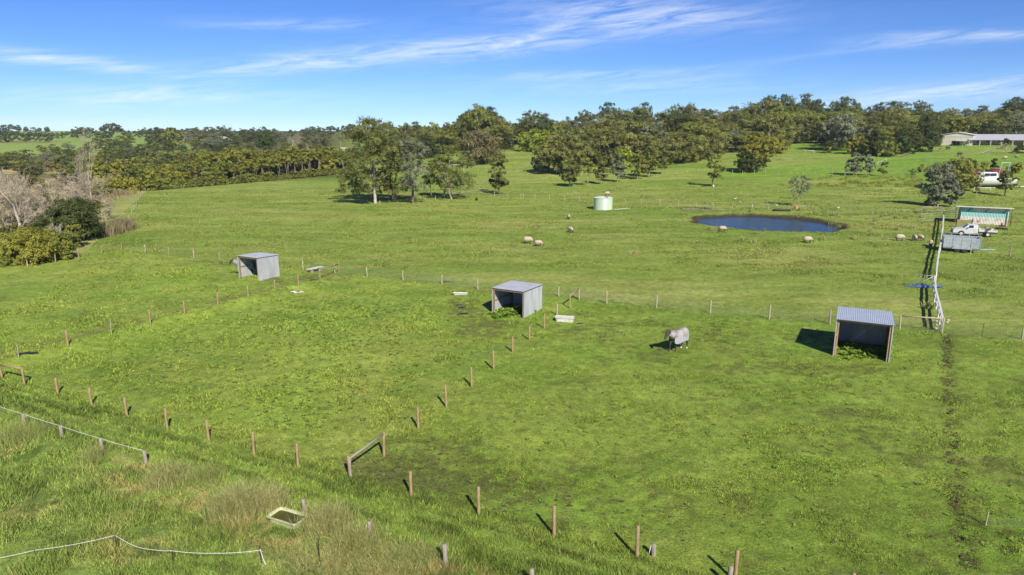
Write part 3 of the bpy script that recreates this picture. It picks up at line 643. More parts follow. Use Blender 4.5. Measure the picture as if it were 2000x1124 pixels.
# the trees one can tell apart: (u, base row, top row, crown width px, label, settings)
T = [
 (733, 398, 226, 140, 'tallest spreading gum tree with pale forked trunk in the mid-field clump', dict(cb=.17, nclump=46, leaves=21000, ls=.16, leaf='gum', bark=M_BARKW, tr=.019, fork=.34, nlimb=9, droop=.8, clump_r=1.7, gap=1.1)),
 (768, 392, 272, 78, 'brown-barked gum tree with leaning forked stems beside the tallest gum', dict(cb=.18, nclump=20, leaves=5600, ls=.14, leaf='gum', bark=M_BARKD, gap=1.1, tr=.03, multi=2, fork=.3, droop=.8)),
 (807, 397, 270, 80, 'grey-green gum tree with slim dark trunk, right of the tallest gum', dict(cb=.25, nclump=26, leaves=7500, ls=.14, leaf='gum_grey', bark=M_BARKD, gap=1.1, tr=.022, fork=.3, droop=.8)),
 (884, 389, 290, 92, 'gum tree with bright white forked limbs and orange trunk foot', dict(cb=.25, nclump=26, leaves=5600, ls=.135, leaf='gum', bark=M_BARKW, tr=.022, fork=.2, nlimb=9, multi=2, gap=1.2, droop=.7)),
 (864, 386, 302, 66, 'thin many-stemmed gum tree left of the white-limbed gum', dict(cb=.35, nclump=18, leaves=4500, ls=.14, leaf='gum', bark=M_BARK, tr=.015, multi=3, fork=.35)),
 (843, 384, 330, 34, 'small leaning gum tree between the grey-green gum and the white-limbed gum', dict(cb=.4, nclump=9, leaves=1800, ls=.14, leaf='gum', bark=M_BARK, tr=.016, lean=-.12)),
 (976, 380, 303, 40, 'narrow olive gum tree standing at the wire fence with branches near its foot', dict(cb=.18, nclump=20, leaves=5500, ls=.15, leaf='gum', bark=M_BARKD, tr=.018, fork=.3)),
 (966, 376, 318, 26, 'slim gum sapling pressed against the left of the narrow olive gum', dict(cb=.2, nclump=10, leaves=2400, ls=.15, leaf='gum', tr=.012, fork=.3)),
 (937, 321, 259, 84, 'round brownish shade tree standing alone in the green meadow', dict(cb=.12, style='round', nclump=46, leaves=9000, ls=.24, leaf='brown', bark=M_BARKD, tr=.03, fork=.15)),
 (1097, 338, 262, 118, 'broad domed gum tree casting deep shade over the meadow', dict(cb=.12, style='round', nclump=60, leaves=17000, ls=.22, leaf='gum_gold', bark=M_BARKD, tr=.03, fork=.18, nlimb=8, clump_r=1.9)),
 (1052, 336, 292, 36, 'bushy low gum tree on the left flank of the domed gum', dict(cb=.1, style='round', nclump=20, leaves=4000, ls=.2, leaf='gum_grey', bark=M_BARK, tr=.02, fork=.2)),
 (1113, 365, 312, 42, 'young gum tree with reddish trunk in front of the domed gum', dict(cb=.25, nclump=20, leaves=4200, ls=.16, leaf='gum', bark=M_BARKD, tr=.02, fork=.3)),
 (1148, 364, 298, 22, 'slim young gum tree with tall bare stem right of the domed gum', dict(cb=.42, nclump=11, leaves=2600, ls=.17, leaf='gum_light', tr=.012, fork=.45)),
 (1174, 360, 307, 32, 'young gum tree with bare pale stem, third in the meadow row', dict(cb=.25, nclump=15, leaves=3400, ls=.16, leaf='gum', tr=.014, fork=.35)),
 (1206, 356, 300, 34, 'young grey-green gum tree, fourth in the meadow row', dict(cb=.25, nclump=15, leaves=3600, ls=.17, leaf='gum_grey', tr=.014, fork=.35)),
 (1245, 351, 298, 36, 'young gum tree with wide crown, fifth in the meadow row', dict(cb=.25, nclump=16, leaves=3600, ls=.17, leaf='gum_light', tr=.014, fork=.35)),
 (1267, 347, 284, 40, 'taller young gum tree with forked stem, sixth in the meadow row', dict(cb=.3, nclump=18, leaves=3800, ls=.18, leaf='gum', tr=.014, fork=.4, multi=2)),
 (1292, 341, 292, 34, 'young gum tree at the right end of the meadow row', dict(cb=.25, nclump=15, leaves=3200, ls=.18, leaf='gum', tr=.014, fork=.35)),
 (1393, 365, 303, 36, 'lone gum tree with thin crown and pale wrapped trunk foot', dict(cb=.32, nclump=17, leaves=3000, ls=.16, leaf='gum_light', bark=M_BARKD, tr=.022, fork=.35, gap=1.15)),
 (1460, 337, 292, 50, 'dense dark evergreen bush left of the yellow-topped wattle', dict(cb=.02, style='round', nclump=40, leaves=6500, ls=.2, leaf='darkgreen', bark=M_BARKD, tr=.02, fork=.2)),
 (1452, 338, 322, 26, 'small olive shrub at the foot of the dark evergreen bush', dict(cb=.0, style='round', nclump=12, leaves=1600, ls=.16, leaf='wattle', bark=M_BARKD, tr=.02, fork=.2)),
 (1478, 336, 266, 68, 'spreading yellow-topped wattle tree with open stems', dict(cb=.42, style='round', nclump=34, leaves=8000, ls=.18, leaf='wattle', bark=M_BARKD, tr=.02, multi=3, fork=.35)),
 (1488, 335, 303, 28, 'small leaning tree right of the yellow-topped wattle', dict(cb=.35, nclump=11, leaves=2000, ls=.18, leaf='gum', bark=M_BARKD, tr=.018, lean=.25)),
 (1515, 300, 268, 44, 'rounded green bush behind the yellow-topped wattle', dict(cb=.0, style='round', nclump=30, leaves=4500, ls=.25, leaf='wattle', bark=M_BARKD, tr=.02, fork=.2)),
 (1556, 403, 340, 46, 'sparse young tree with orange drum round its foot by the pond', dict(cb=.42, nclump=22, leaves=1500, ls=.12, leaf='gum_grey', bark=M_BARK, tr=.014, multi=2, fork=.32, nlimb=9)),
 (1667, 343, 297, 34, 'bluish young gum tree, left of two at the wooden gate', dict(cb=.22, nclump=18, leaves=3600, ls=.17, leaf='gum_grey', tr=.018, fork=.28)),
 (1692, 343, 302, 26, 'bluish young gum tree, right of two at the wooden gate', dict(cb=.22, nclump=14, leaves=2800, ls=.17, leaf='gum_grey', tr=.018, fork=.28)),
 (1725, 345, 316, 20, 'little round sapling right of the two bluish gums', dict(cb=.28, nclump=9, leaves=1400, ls=.15, leaf='gum', tr=.014)),
 (1828, 403, 317, 58, 'grey-leaved gum tree with pale trunk above the white fence end', dict(cb=.16, nclump=34, leaves=9000, ls=.14, leaf='gum_grey', bark=M_BARK, tr=.022, fork=.2, multi=2)),
 (1854, 405, 345, 36, 'slender grey gum tree hugging the right of the grey-leaved gum', dict(cb=.14, nclump=16, leaves=4200, ls=.14, leaf='gum_grey', tr=.016, fork=.25)),
 (1873, 372, 306, 76, 'leafy light green gum tree in front of the moored-on-land boat', dict(cb=.04, style='round', nclump=44, leaves=9000, ls=.17, leaf='gum_light', bark=M_BARK, tr=.018, fork=.2)),
 (1906, 390, 348, 26, 'thin sapling before the white yard rails', dict(cb=.4, nclump=8, leaves=700, ls=.12, leaf='gum', tr=.012)),
 (1962, 383, 333, 36, 'young gum tree with brown foot before the white boat hull', dict(cb=.28, nclump=15, leaves=2600, ls=.15, leaf='gum', bark=M_BARKD, tr=.02, fork=.3)),
 (1812, 402, 391, 20, 'low grey shrub beside the rusty gate', dict(cb=.0, style='round', nclump=10, leaves=1200, ls=.12, leaf='gum_grey', tr=.02, fork=.2)),
 (1637, 294, 224, 74, 'large silver-grey gum tree standing out before the dark wood', dict(cb=.2, nclump=44, leaves=9000, ls=.27, leaf='gum_grey', bark=M_BARKW, tr=.024, multi=2, fork=.22)),
 (1618, 299, 277, 22, 'small rounded shrub left of the silver-grey gum', dict(cb=.0, style='round', nclump=14, leaves=1600, ls=.24, leaf='gum', bark=M_BARKD, tr=.03, fork=.2)),
 (1674, 301, 263, 42, 'yellow-flowering wattle right of the silver-grey gum', dict(cb=.0, style='round', nclump=26, leaves=4000, ls=.26, leaf='wattle', bark=M_BARKD, tr=.02, fork=.2)),
 (1708, 304, 252, 44, 'dark pointed cypress, left of the pair below the wood', dict(cb=.0, style='cone', nclump=40, leaves=6000, ls=.26, leaf='darkgreen', bark=M_BARKD, tr=.02, fork=.3)),
 (1757, 301, 258, 42, 'dark pointed cypress, right of the pair below the wood', dict(cb=.0, style='cone', nclump=36, leaves=5200, ls=.26, leaf='darkgreen', bark=M_BARKD, tr=.02, fork=.3)),
 (1735, 306, 277, 46, 'pale green rounded bush between the two dark cypresses', dict(cb=.0, style='round', nclump=26, leaves=4000, ls=.22, leaf='gum_light', bark=M_BARKD, tr=.02, fork=.2)),
 (1803, 297, 273, 36, 'dark low bush spreading beside the bare earth bank', dict(cb=.0, style='round', nclump=18, leaves=2600, ls=.24, leaf='darkgreen', bark=M_BARKD, tr=.02, fork=.2)),
 (1872, 268, 228, 34, 'golden round tree behind the cream shed', dict(cb=.1, style='round', nclump=26, leaves=4200, ls=.28, leaf='wattle', bark=M_BARK, tr=.02, fork=.2)),
 (1990, 300, 281, 22, 'dark garden shrub at the end of the long house veranda', dict(cb=.0, style='round', nclump=12, leaves=1500, ls=.2, leaf='darkgreen', tr=.03, fork=.2)),
 (1963, 292, 270, 16, 'spiky garden tree before the veranda posts', dict(cb=.4, style='round', nclump=10, leaves=900, ls=.2, leaf='darkgreen', bark=M_BARKD, tr=.03, fork=.3)),
 (1835, 296, 284, 9, 'tiny bare sapling on the lawn before the cream shed', dict(cb=.4, nclump=5, leaves=200, ls=.2, leaf='twig', tr=.012)),
 (1918, 338, 316, 28, 'low olive shrub left of the swing frame', dict(cb=.0, style='round', nclump=14, leaves=2200, ls=.16, leaf='wattle', tr=.02, fork=.2)),
 (1941, 333, 309, 18, 'upright dark green shrub just left of the swing frame', dict(cb=.0, style='round', nclump=12, leaves=2000, ls=.16, leaf='darkgreen', tr=.02, fork=.2)),
 (1984, 338, 318, 30, 'low shrub leaning at the right of the swing frame', dict(cb=.0, style='round', nclump=14, leaves=2200, ls=.16, leaf='wattle', tr=.02, fork=.2)),
 (1800, 337, 322, 18, 'yellow-green shrub in the old fence line', dict(cb=.0, style='round', nclump=9, leaves=1100, ls=.14, leaf='wattle', tr=.03, fork=.2)),
 (1782, 342, 330, 14, 'small dark shrub at a star picket in the old fence line', dict(cb=.0, style='round', nclump=7, leaves=700, ls=.14, leaf='gum', tr=.03, fork=.2)),
 # left bush
 (142, 470, 388, 105, 'dense dark green wattle tree on the bank left of the paddock', dict(cb=.0, style='round', nclump=60, leaves=15000, ls=.13, leaf='darkgreen', bark=M_BARKD, tr=.02, fork=.2)),
 (62, 512, 446, 112, 'yellow-flecked wattle bush behind the left corner posts', dict(cb=.0, style='round', nclump=46, leaves=12000, ls=.11, leaf='wattle', bark=M_BARKD, tr=.02, fork=.2)),
 (112, 508, 450, 62, 'green bush right of the yellow-flecked wattle bush', dict(cb=.0, style='round', nclump=34, leaves=8500, ls=.11, leaf='heath', bark=M_BARKD, tr=.02, fork=.2)),
 (28, 518, 478, 34, 'small broom-like bush in front of the yellow-flecked wattle', dict(cb=.0, style='round', nclump=14, leaves=3000, ls=.1, leaf='heath', tr=.02, fork=.2)),
 (72, 512, 484, 30, 'small pale-stemmed bush at the third corner post', dict(cb=.1, style='round', nclump=12, leaves=2400, ls=.1, leaf='heath', tr=.02, fork=.2)),
 (4, 505, 455, 50, 'olive bush cut by the left edge of the view', dict(cb=.0, style='round', nclump=26, leaves=5500, ls=.12, leaf='heath', tr=.02, fork=.2)),
 (150, 483, 438, 34, 'wispy tree with several pale thin stems on the bank', dict(cb=.45, nclump=14, leaves=3000, ls=.11, leaf='heath', bark=M_BARK, tr=.016, multi=4, fork=.45)),
 (228, 375, 345, 84, 'pair-crowned yellow-green bush at the head of the boundary track', dict(cb=.0, style='round', nclump=44, leaves=8000, ls=.19, leaf='wattle', bark=M_BARKD, tr=.02, fork=.2)),
 (195, 352, 317, 44, 'round green wattle left of the boundary track', dict(cb=.0, style='round', nclump=24, leaves=4200, ls=.22, leaf='heath', tr=.02, fork=.2)),
 (233, 350, 319, 40, 'bright yellow-green wattle before the paperbark rows', dict(cb=.0, style='round', nclump=24, leaves=4200, ls=.22, leaf='wattle', tr=.02, fork=.2)),
 (290, 372, 330, 46, 'olive bush with broken trunk at the field corner', dict(cb=.05, nclump=24, leaves=5000, ls=.17, leaf='heath', tr=.02, fork=.2)),
 (340, 292, 248, 44, 'rounded dense tree at the near edge of the far pasture', dict(cb=.05, style='round', nclump=28, leaves=3600, ls=.42, leaf='gum_light', bark=M_BARKD, tr=.02, fork=.2)),
 (518, 303, 262, 30, 'round dark pine-like tree in the left wood', dict(cb=.05, style='round', nclump=20, leaves=2400, ls=.4, leaf='darkgreen', bark=M_BARKD, tr=.02, fork=.2)),
 (602, 302, 270, 16, 'slim pink-brown half-dead tree near the cream hut', dict(cb=.4, nclump=8, leaves=500, ls=.3, leaf='brown', bark=M_BARK, tr=.02)),
 (645, 340, 303, 40, 'yellow-green wattle at the right end of the paperbark rows', dict(cb=.0, style='round', nclump=24, leaves=4200, ls=.2, leaf='wattle', tr=.02, fork=.2)),
 (668, 338, 292, 34, 'narrow olive gum at the right end of the paperbark rows', dict(cb=.05, nclump=20, leaves=4200, ls=.19, leaf='gum', tr=.02, fork=.2)),
 (680, 345, 326, 14, 'tiny sapling left of the tallest gum', dict(cb=.2, nclump=7, leaves=700, ls=.17, leaf='gum', tr=.014)),
 (932, 392, 386, 9, 'tiny dark bush alone in the grass', dict(cb=.0, style='round', nclump=6, leaves=700, ls=.08, leaf='darkgreen', tr=.03, fork=.2)),
]
for i, (u, v, vt, w, lab, k) in enumerate(T):
    p, Hh, Wm = at_tree(u, v, vt, w)
    if 'behind the cream shed' in lab: yy_ = HOUSE_Y + 16; zz_ = float(hgt(x_at(u, yy_, 12), yy_)); p = Vector((x_at(u, yy_, zz_), yy_, zz_)); Hh = z_at(yy_, vt) - zz_; Wm = w * yy_ / F
    ex = []
    if i == 0:   # the long low side limbs on the left
        ex = [(-5.0, -1, 4.6, 1.6), (-5.8, 0, 3.2, 1.4), (-6.4, 0, 5.8, 1.5), (-3.6, -1, 5.6, 1.5), (-2.6, -.5, 3.6, 1.3), (1.6, -1, 4.4, 1.4), (-6.9, .5, 2.3, 1.2), (-4.4, .5, 2.6, .9), (2.5, 0, 5.5, 1.2)]
    cat = 'bush' if Hh < 3.2 or 'bush' in lab or 'shrub' in lab else 'tree'
    nm = 'bush' if cat == 'bush' else ('cypress_tree' if 'cypress' in lab else 'wattle_tree' if 'wattle' in lab else 'gum_tree' if 'gum' in lab else 'tree')
    lab = lab.replace('moored-on-land ', 'white ')
    f_ = 1.05 if p.y < 145 else 1.22; k['ls'] *= f_; k['leaves'] = int(k['leaves'] * 1.5)
    make_tree(nm, lab, cat, p, seed=100 + i, H=Hh, W=Wm, extra=ex, rz=0, **k)

# bright cypress hedge: six trees one can count by their tops
for i, (u, v, vt, w) in enumerate([(1024, 296, 259, 30), (1046, 297, 250, 30), (1063, 297, 251, 26), (1080, 297, 246, 28), (1097, 297, 238, 34), (1117, 298, 248, 26)]):
    p, Hh, Wm = at_tree(u, v, vt, w)
    make_tree('cypress_tree', 'bright yellow-green cypress, %s in the clipped row behind the meadow' % ['first from the left', 'second from the left', 'third from the left', 'fourth from the left', 'tallest', 'last on the right'][i], 'tree', p, group='bright cypresses in a row',
              seed=400 + i, H=Hh, W=Wm * 1.15, cb=.0, style='cone' if i in (3, 4) else 'round', nclump=34, leaves=4800, ls=.26, leaf='bright', bark=M_BARKD, tr=.02, fork=.3)
p, Hh, Wm = at_tree(1220, 330, 290, 40)
make_tree('tree', 'vivid light green bushy tree at the wood edge behind the meadow row', 'tree', p, seed=431, H=Hh, W=Wm, cb=.0, style='round', nclump=30, leaves=5000, ls=.22, leaf='bright', tr=.02, fork=.2)

# bare trees
def bare_tree(name, label, u, v, vt, wpx, seed, bark, twigs=900, spread=.6, lean=(0, 0), leafy=0):
    p, Hh, Wm = at_tree(u, v, vt, wpx); rg = random.Random(seed)
    root = thing(name, label, 'tree', p); mb = MB(); tw = MB(); ends = []
    def br(p0, d, L, r, lv):
        pts = [p0]; q = p0.copy(); dd = d.copy()
        for k in range(4):
            dd = (dd + Vector((rg.gauss(0, .2), rg.gauss(0, .2), rg.gauss(.02, .12)))).normalized(); q = q + dd * L / 4; pts.append(q.copy())
        rad = [r, r * .86, r * .7, r * .55, r * .4]
        (mb if lv < 3 else tw).tube(pts, rad, 6 if lv < 2 else 4 if lv < 3 else 3, cap=False)
        if lv >= 5: ends.append(q); return
        n = rg.choice([3, 4]) if lv < 2 else rg.choice([3, 4, 5])
        for k in range(n):
            i = rg.randint(1, 4) if k else 4
            a = Vector((rg.gauss(0, 1), rg.gauss(0, 1), rg.gauss(.1, .6))).normalized()
            nd = (dd * (1 - spread * .6) + a * spread).normalized()
            nd.x *= max(.6, Wm / Hh)
            br(pts[i], nd.normalized(), L * rg.uniform(.55, .8), max(rad[i] * .66, .02), lv + 1)
    br(Vector((0, 0, -.1)), Vector((lean[0], lean[1], 1)).normalized(), Hh * .36, Hh * .026, 0)
    # fit the branching to the height it has
    for b in (mb, tw):
        if not b.v: continue
    allv = np.concatenate(mb.v + tw.v); sz = Hh / allv[:, 2].max(); wx = (allv[:, 0].max() - allv[:, 0].min()); sxx = min(1.5, max(.5, Wm / wx))
    for b in (mb, tw): b.v = [a * (sxx, sxx, sz) for a in b.v]
    mb.build('trunk', bark, root, True); tw.build('twigs', M_TWIG, root)
    return root
M_TWIG = plain('twig_bark', (.46, .39, .29), (.28, .23, .16), 1.5, .9)
BT = [(36, 468, 318, 120, 1, M_BARKW, 'large bare pale tree with tangled branches at the left edge'),
      (130, 410, 322, 120, 2, M_BARKW, 'white-trunked bare tree with wide forked limbs above the dark wattle'),
      (78, 440, 338, 90, 3, M_BARK, 'grey bare tree between the two white-trunked bare trees'),
      (5, 448, 325, 80, 4, M_BARK, 'bare tree half cut off by the left edge of the view'),
      (175, 400, 345, 60, 5, M_BARK, 'low bare reddish tree right of the white forked tree'),
      (100, 452, 392, 50, 6, M_BARK, 'small bare tree in the hollow left of the dark wattle'),
      (55, 470, 400, 60, 9, M_BARK, 'low twiggy bare tree behind the yellow-flecked wattle'),
      (208, 430, 385, 50, 12, M_BARK, 'scrappy bare shrub-like tree at the reeds'),
      (122, 480, 432, 40, 13, M_BARK, 'fallen-looking bare tree in front of the dark wattle'),
      (160, 255, 243, 14, 7, M_BARKW, 'distant dead white tree on the far pasture edge'),
      (357, 284, 252, 16, 8, M_BARKW, 'dead white tree with broken limbs in the left wood'),
      (578, 300, 258, 36, 10, M_BARKW, 'tall dead tree with a fan of white limbs in the left wood'),
      (1965, 300, 278, 30, 11, M_BARK, 'bare grey garden tree before the veranda')]
for (u, v, vt, w, sdn, bk, lab) in BT: bare_tree('bare_tree', lab, u, v, vt, w, sdn, bk)

# ---- woods: prototypes, copied
def proto(**k):
    mb, bark, crown = tree_meshes(**k); r = thing('gum_tree', 'x', 'tree')
    mb.build('trunk', bark, r, True); link('crown', crown, r); return r
def use(pr, first, x, y, s, rz, label, group, sq=1.0, z=None):
    o = pr if first else copy_tree(pr)
    o.location = (x, y, float(hgt(x, y)) - .1 if z is None else z); o.scale = (s * sq, s * sq, s); o.rotation_euler = (0, 0, rz)
    o['label'] = label; o['group'] = group; o['category'] = 'tree'
    o.name = 'casuarina_tree' if 'casuarina' in label else 'cypress_tree' if 'cypress' in label else 'wattle_tree' if 'wattle' in label.split(' in ')[0].split(' on ')[0] else 'gum_tree'
    return o
PW = []
for i, (lf, H, W, cb, st, bk) in enumerate([('gum', 16, 12, .2, 'gum', M_BARK), ('gum_light', 16, 13, .25, 'gum', M_BARKW), ('gum_dark', 17, 12, .25, 'gum', M_BARK), ('gum_grey', 15, 12, .2, 'gum', M_BARK), ('gum', 14, 12, .1, 'round', M_BARKD),
        ('brown', 14, 11, .08, 'round', M_BARKD), ('gum_gold', 12, 12, .1, 'round', M_BARK), ('gum', 19, 11, .4, 'gum', M_BARKW), ('gum_dark', 16, 13, .1, 'round', M_BARKD), ('darkgreen', 12, 9, .02, 'cone', M_BARKD), ('wattle', 10, 10, .05, 'round', M_BARKD), ('gum_dark', 18, 11, .5, 'gum', M_BARK)]):
    PW.append([proto(seed=600 + i, H=H, W=W, cb=cb, style=st, nclump=34 if st != 'gum' else 24, leaves=10500 if st != 'gum' else 9500, ls=.215, leaf=lf, bark=bk, tr=.017, fork=.3, nlimb=7, clump_r=1.75, gap=.95 if st != 'gum' else 1.12, droop=.8), H, lf, False])
KIND = {'gum_gold': 'golden olive gum tree', 'gum': 'olive gum tree', 'gum_light': 'light olive gum tree', 'gum_dark': 'dark gum tree', 'gum_grey': 'grey-green gum tree', 'brown': 'brownish casuarina', 'darkgreen': 'dark conical cypress', 'wattle': 'golden green wattle'}
SKY = [(0, 243), (40, 243), (80, 249), (110, 256), (150, 246), (165, 246), (190, 248), (205, 240), (215, 235), (228, 238), (250, 250), (300, 247), (350, 247), (400, 245), (440, 243), (480, 250), (510, 240), (545, 250), (580, 252), (610, 243), (640, 243), (680, 240), (700, 240), (790, 235), (840, 238), (880, 238), (900, 222), (915, 207), (930, 200), (950, 200), (965, 210), (985, 228), (1005, 230), (1020, 216), (1045, 208), (1062, 220), (1085, 228),
       (1110, 226), (1145, 208), (1160, 222), (1175, 212), (1190, 199), (1210, 200), (1225, 212), (1255, 200), (1265, 208), (1290, 214), (1312, 200), (1345, 200), (1375, 203), (1400, 209), (1430, 205), (1455, 206), (1475, 205), (1490, 184), (1510, 182), (1530, 184), (1545, 200), (1570, 182), (1585, 192), (1610, 205), (1625, 192), (1650, 186), (1675, 206), (1690, 212), (1705, 204), (1735, 196), (1765, 212), (1780, 204), (1793, 191), (1805, 194), (1815, 212), (1850, 206), (1895, 210), (1912, 205), (1930, 212), (1960, 200), (1985, 190), (2060, 180)]
su, sv = np.array(SKY).T
def skyrow(u): return float(np.interp(u, su, sv))
EDGE = [(700, 301), (790, 303), (840, 308), (880, 300), (905, 292), (1010, 292), (1130, 302), (1160, 318), (1230, 325), (1300, 322), (1380, 314), (1412, 300), (1440, 298), (1530, 292), (1545, 280), (1600, 279), (1680, 290), (1780, 290), (1840, 274), (2060, 268)]
eu, ev = np.array(EDGE).T
pr_ = random.Random(77)
HOUSE_Y = pix(1892, 285).y + 12
FARV, FARR = [], []
def place(u, y, top_row, grp, lab, kinds, minh=7, maxh=24, usecount=[0]):
    x = x_at(u, y, 8); z = float(hgt(x, y)); Hh = z_at(y, top_row) - z
    Hh = max(minh, min(maxh, Hh)); P = PW[pr_.choice(kinds)]
    s = Hh / P[1]
    if y > 600:
        me = [c_ for c_ in P[0].children if c_.name.startswith('crown')][0].data; n_ = len(me.vertices); co = np.empty(n_ * 3, np.float32); me.vertices.foreach_get('co', co); co = co.reshape(-1, 4, 3)
        rv = np.empty(n_, np.float32); me.attributes['rnd'].data.foreach_get('value', rv); rv = rv.reshape(-1, 4); pick = rng.random(len(co)) < .6; co = co[pick]; rv = rv[pick]
        ce = co.mean(1, keepdims=True); co = ce + (co - ce) * 1.7; a_ = pr_.uniform(0, 6.28); c1, s1 = math.cos(a_) * s, math.sin(a_) * s
        FARV.append(np.stack([co[..., 0] * c1 - co[..., 1] * s1 + x, co[..., 0] * s1 + co[..., 1] * c1 + y, co[..., 2] * s + z - .3], -1).reshape(-1, 3)); FARR.append(rv.ravel()); return
    use(P[0], not P[3], x, y, s, pr_.uniform(0, 6.28), lab % KIND[P[2]], grp, sq=pr_.uniform(1.2, 1.6) * (1.12 if s < .8 else 1), z=z - .15); P[3] = True
    usecount[0] += 1
zones = [(790, 1000, 'behind the mid-field gums'), (1000, 1400, 'behind the meadow row'), (1400, 1700, 'behind the yellow-topped wattle'), (1700, 2080, 'behind the cream shed and house')]
def zname(u):
    for a, b, n in zones:
        if u < b: return n
    return zones[-1][2]
rows = [(0, .62, 'front rank'), (11, .70, 'front rank'), (24, .80, 'middle rank'), (44, .9, 'middle rank'), (68, 1.0, 'rear rank')]
for (off, frac, rn) in rows:
    u = 785.0 + pr_.uniform(0, 15)
    while u < 2065:
        e = pix(u, float(np.interp(u, eu, ev))); y = e.y + off + pr_.uniform(-3.5, 3.5); y = min(y, 520)
        if u > 1828: y = max(y, HOUSE_Y + 20 + off * .8)
        base = 562 - F * 0  # rows below are interpolated between the edge and the skyline
        ed = float(np.interp(u, eu, ev)); sk = skyrow(u)
        jig = pr_.uniform(-.10, .10) if frac < 1 else pr_.uniform(-.10, 0.02)
        row = ed + (sk - ed) * min(1.0, frac + jig) 
        row = max(row, sk + (7 if frac > .9 else 9))
        kinds = [0, 1, 1, 1, 3, 4, 6, 6, 9, 10] if off < 20 else [0, 0, 1, 1, 2, 3, 4, 5, 6, 7, 8, 6] if off < 60 else [0, 2, 0, 7, 8, 11, 7, 1]
        if off > 55 and (905 < u < 975 or 1480 < u < 1665): kinds = [2, 11, 11, 7]
        if not (off < 30 and (1000 < u < 1132)):
            place(u, y, row, '%s of wood %s' % (rn, zname(u)), '%s ' + 'in the %s of wood %s' % (rn, zname(u)), kinds, 6, 26)
        u += F * pr_.uniform(6.2, 9.4) * (1.0 if off < 20 else 1.15) / y
for i, (u, vt, w, pi) in enumerate([(915, 212, 50, 7), (935, 199, 62, 1), (958, 206, 40, 11), (1040, 209, 62, 7), (1065, 220, 34, 11), (1112, 226, 36, 3), (1146, 208, 50, 7), (1188, 198, 50, 11), (1206, 204, 36, 7), (1240, 207, 30, 11), (1258, 198, 34, 11), (1318, 196, 44, 7), (1347, 200, 40, 0), (1372, 206, 36, 7), (1430, 206, 50, 11), (1458, 205, 44, 7),
        (1495, 183, 54, 2), (1525, 182, 58, 2), (1570, 181, 44, 11), (1592, 192, 34, 11), (1622, 192, 48, 7), (1652, 186, 56, 2), (1705, 205, 50, 8), (1735, 196, 80, 8), (1768, 209, 44, 8), (1793, 190, 44, 7), (1852, 206, 40, 7), (1882, 211, 36, 0), (1912, 205, 38, 11), (1940, 208, 40, 7), (1960, 199, 40, 11), (1985, 187, 60, 2), (2010, 180, 60, 2), (790, 234, 34, 7), (812, 236, 30, 11), (845, 236, 46, 1), (872, 238, 40, 0)]):
    y = 335 + pr_.uniform(-15, 25) + (30 if u > 1828 else 0); x = x_at(u, y, 15); z = float(hgt(x, y)); Hh = z_at(y, vt) - z; P = PW[pi]; s_ = Hh / P[1]; wm = w * y / F
    o = use(P[0], not P[3], x, y, s_, pr_.uniform(0, 6.28), 'tall ' + KIND[P[2]] + ' standing above the wood skyline ' + zname(u), 'tall trees above the wood ' + zname(u), sq=max(.7, min(1.7, wm / (P[0].get('w', 12) * s_))), z=z - .15); P[3] = True
for i in range(46):   # understorey along the wood edge
    u = pr_.choice([pr_.uniform(1130, 1425), pr_.uniform(1130, 1400), pr_.uniform(1690, 1830), pr_.uniform(790, 905), pr_.uniform(1440, 1540)])
    e = pix(u, float(np.interp(u, eu, ev))); y = e.y + pr_.uniform(-3, 9)
    P = PW[pr_.choice([6, 4, 10, 4, 6, 9, 8])]; s_ = pr_.uniform(.28, .5); x = x_at(u, y, e.z)
    o = use(P[0], not P[3], x, y, s_, pr_.uniform(0, 6.28), 'low bushy ' + KIND[P[2]] + ' edging wood ' + zname(u), 'bushy understorey of wood ' + zname(u), sq=pr_.uniform(1.1, 1.5)); P[3] = True
# left woods: ranks at several distances
LR = [(780, 100, 700, .0, 6, 'on the far left horizon'), (560, 300, 700, .05, 7, 'in the left wood beyond the pasture'), (450, 395, 700, .26, 6.5, 'in the left wood beyond the pasture'), (380, 240, 700, .58, 7.5, 'in the left wood behind the scrub'), (325, 320, 700, .78, 7, 'in the left wood behind the scrub')]
for (y0, ua, ub, fr, sp, nm) in LR:
    u = ua + pr_.uniform(0, 10)
    while u < ub + (90 if y0 < 600 else 0):
        y = y0 + pr_.uniform(-28, 28); sk = skyrow(u); row = sk + (300 - sk) * max(0, fr + pr_.uniform(-.12, .12)) + (pr_.uniform(0, 4))
        if not (y0 < 600 and 636 < u < 682 and row < 292):
            place(u, y, row, 'trees ' + nm, '%s ' + nm, [0, 2, 3, 5, 8, 11, 7, 2], 5, 22)
        u += F * sp * pr_.uniform(.8, 1.25) / y
for u in range(4, 100, 11):   # dark hedge-like belt on the left pasture
    place(u + pr_.uniform(-2, 2), 640 + pr_.uniform(-8, 8), 254 + pr_.uniform(-1, 3) + u * .04, 'tree belt across the far left pasture', '%s in the belt across the far left pasture', [0, 8, 2, 4], 8, 16)
for (u, y, r) in [(75, 430, 283), (50, 300, 291), (88, 330, 292), (102, 420, 281), (132, 420, 277), (126, 300, 290), (185, 430, 268), (205, 440, 262), (225, 380, 272), (170, 400, 279), (245, 420, 262), (300, 420, 262), (318, 380, 268), (258, 330, 285), (290, 330, 283), (20, 280, 297), (150, 300, 290), (210, 300, 288), (240, 290, 292), (270, 285, 290)]:
    place(u, y, r, 'scattered trees before the far left pasture', '%s scattered before the far left pasture', [0, 3, 2, 8, 4], 4, 20)
for (u, y, r) in [(422, 405, 269), (432, 400, 270), (441, 402, 270), (452, 405, 268), (410, 405, 266)]:
    place(u, y, r, 'trees hiding the hipped roof house', '%s in front of the hipped roof house', [0, 3, 8], 4, 20)
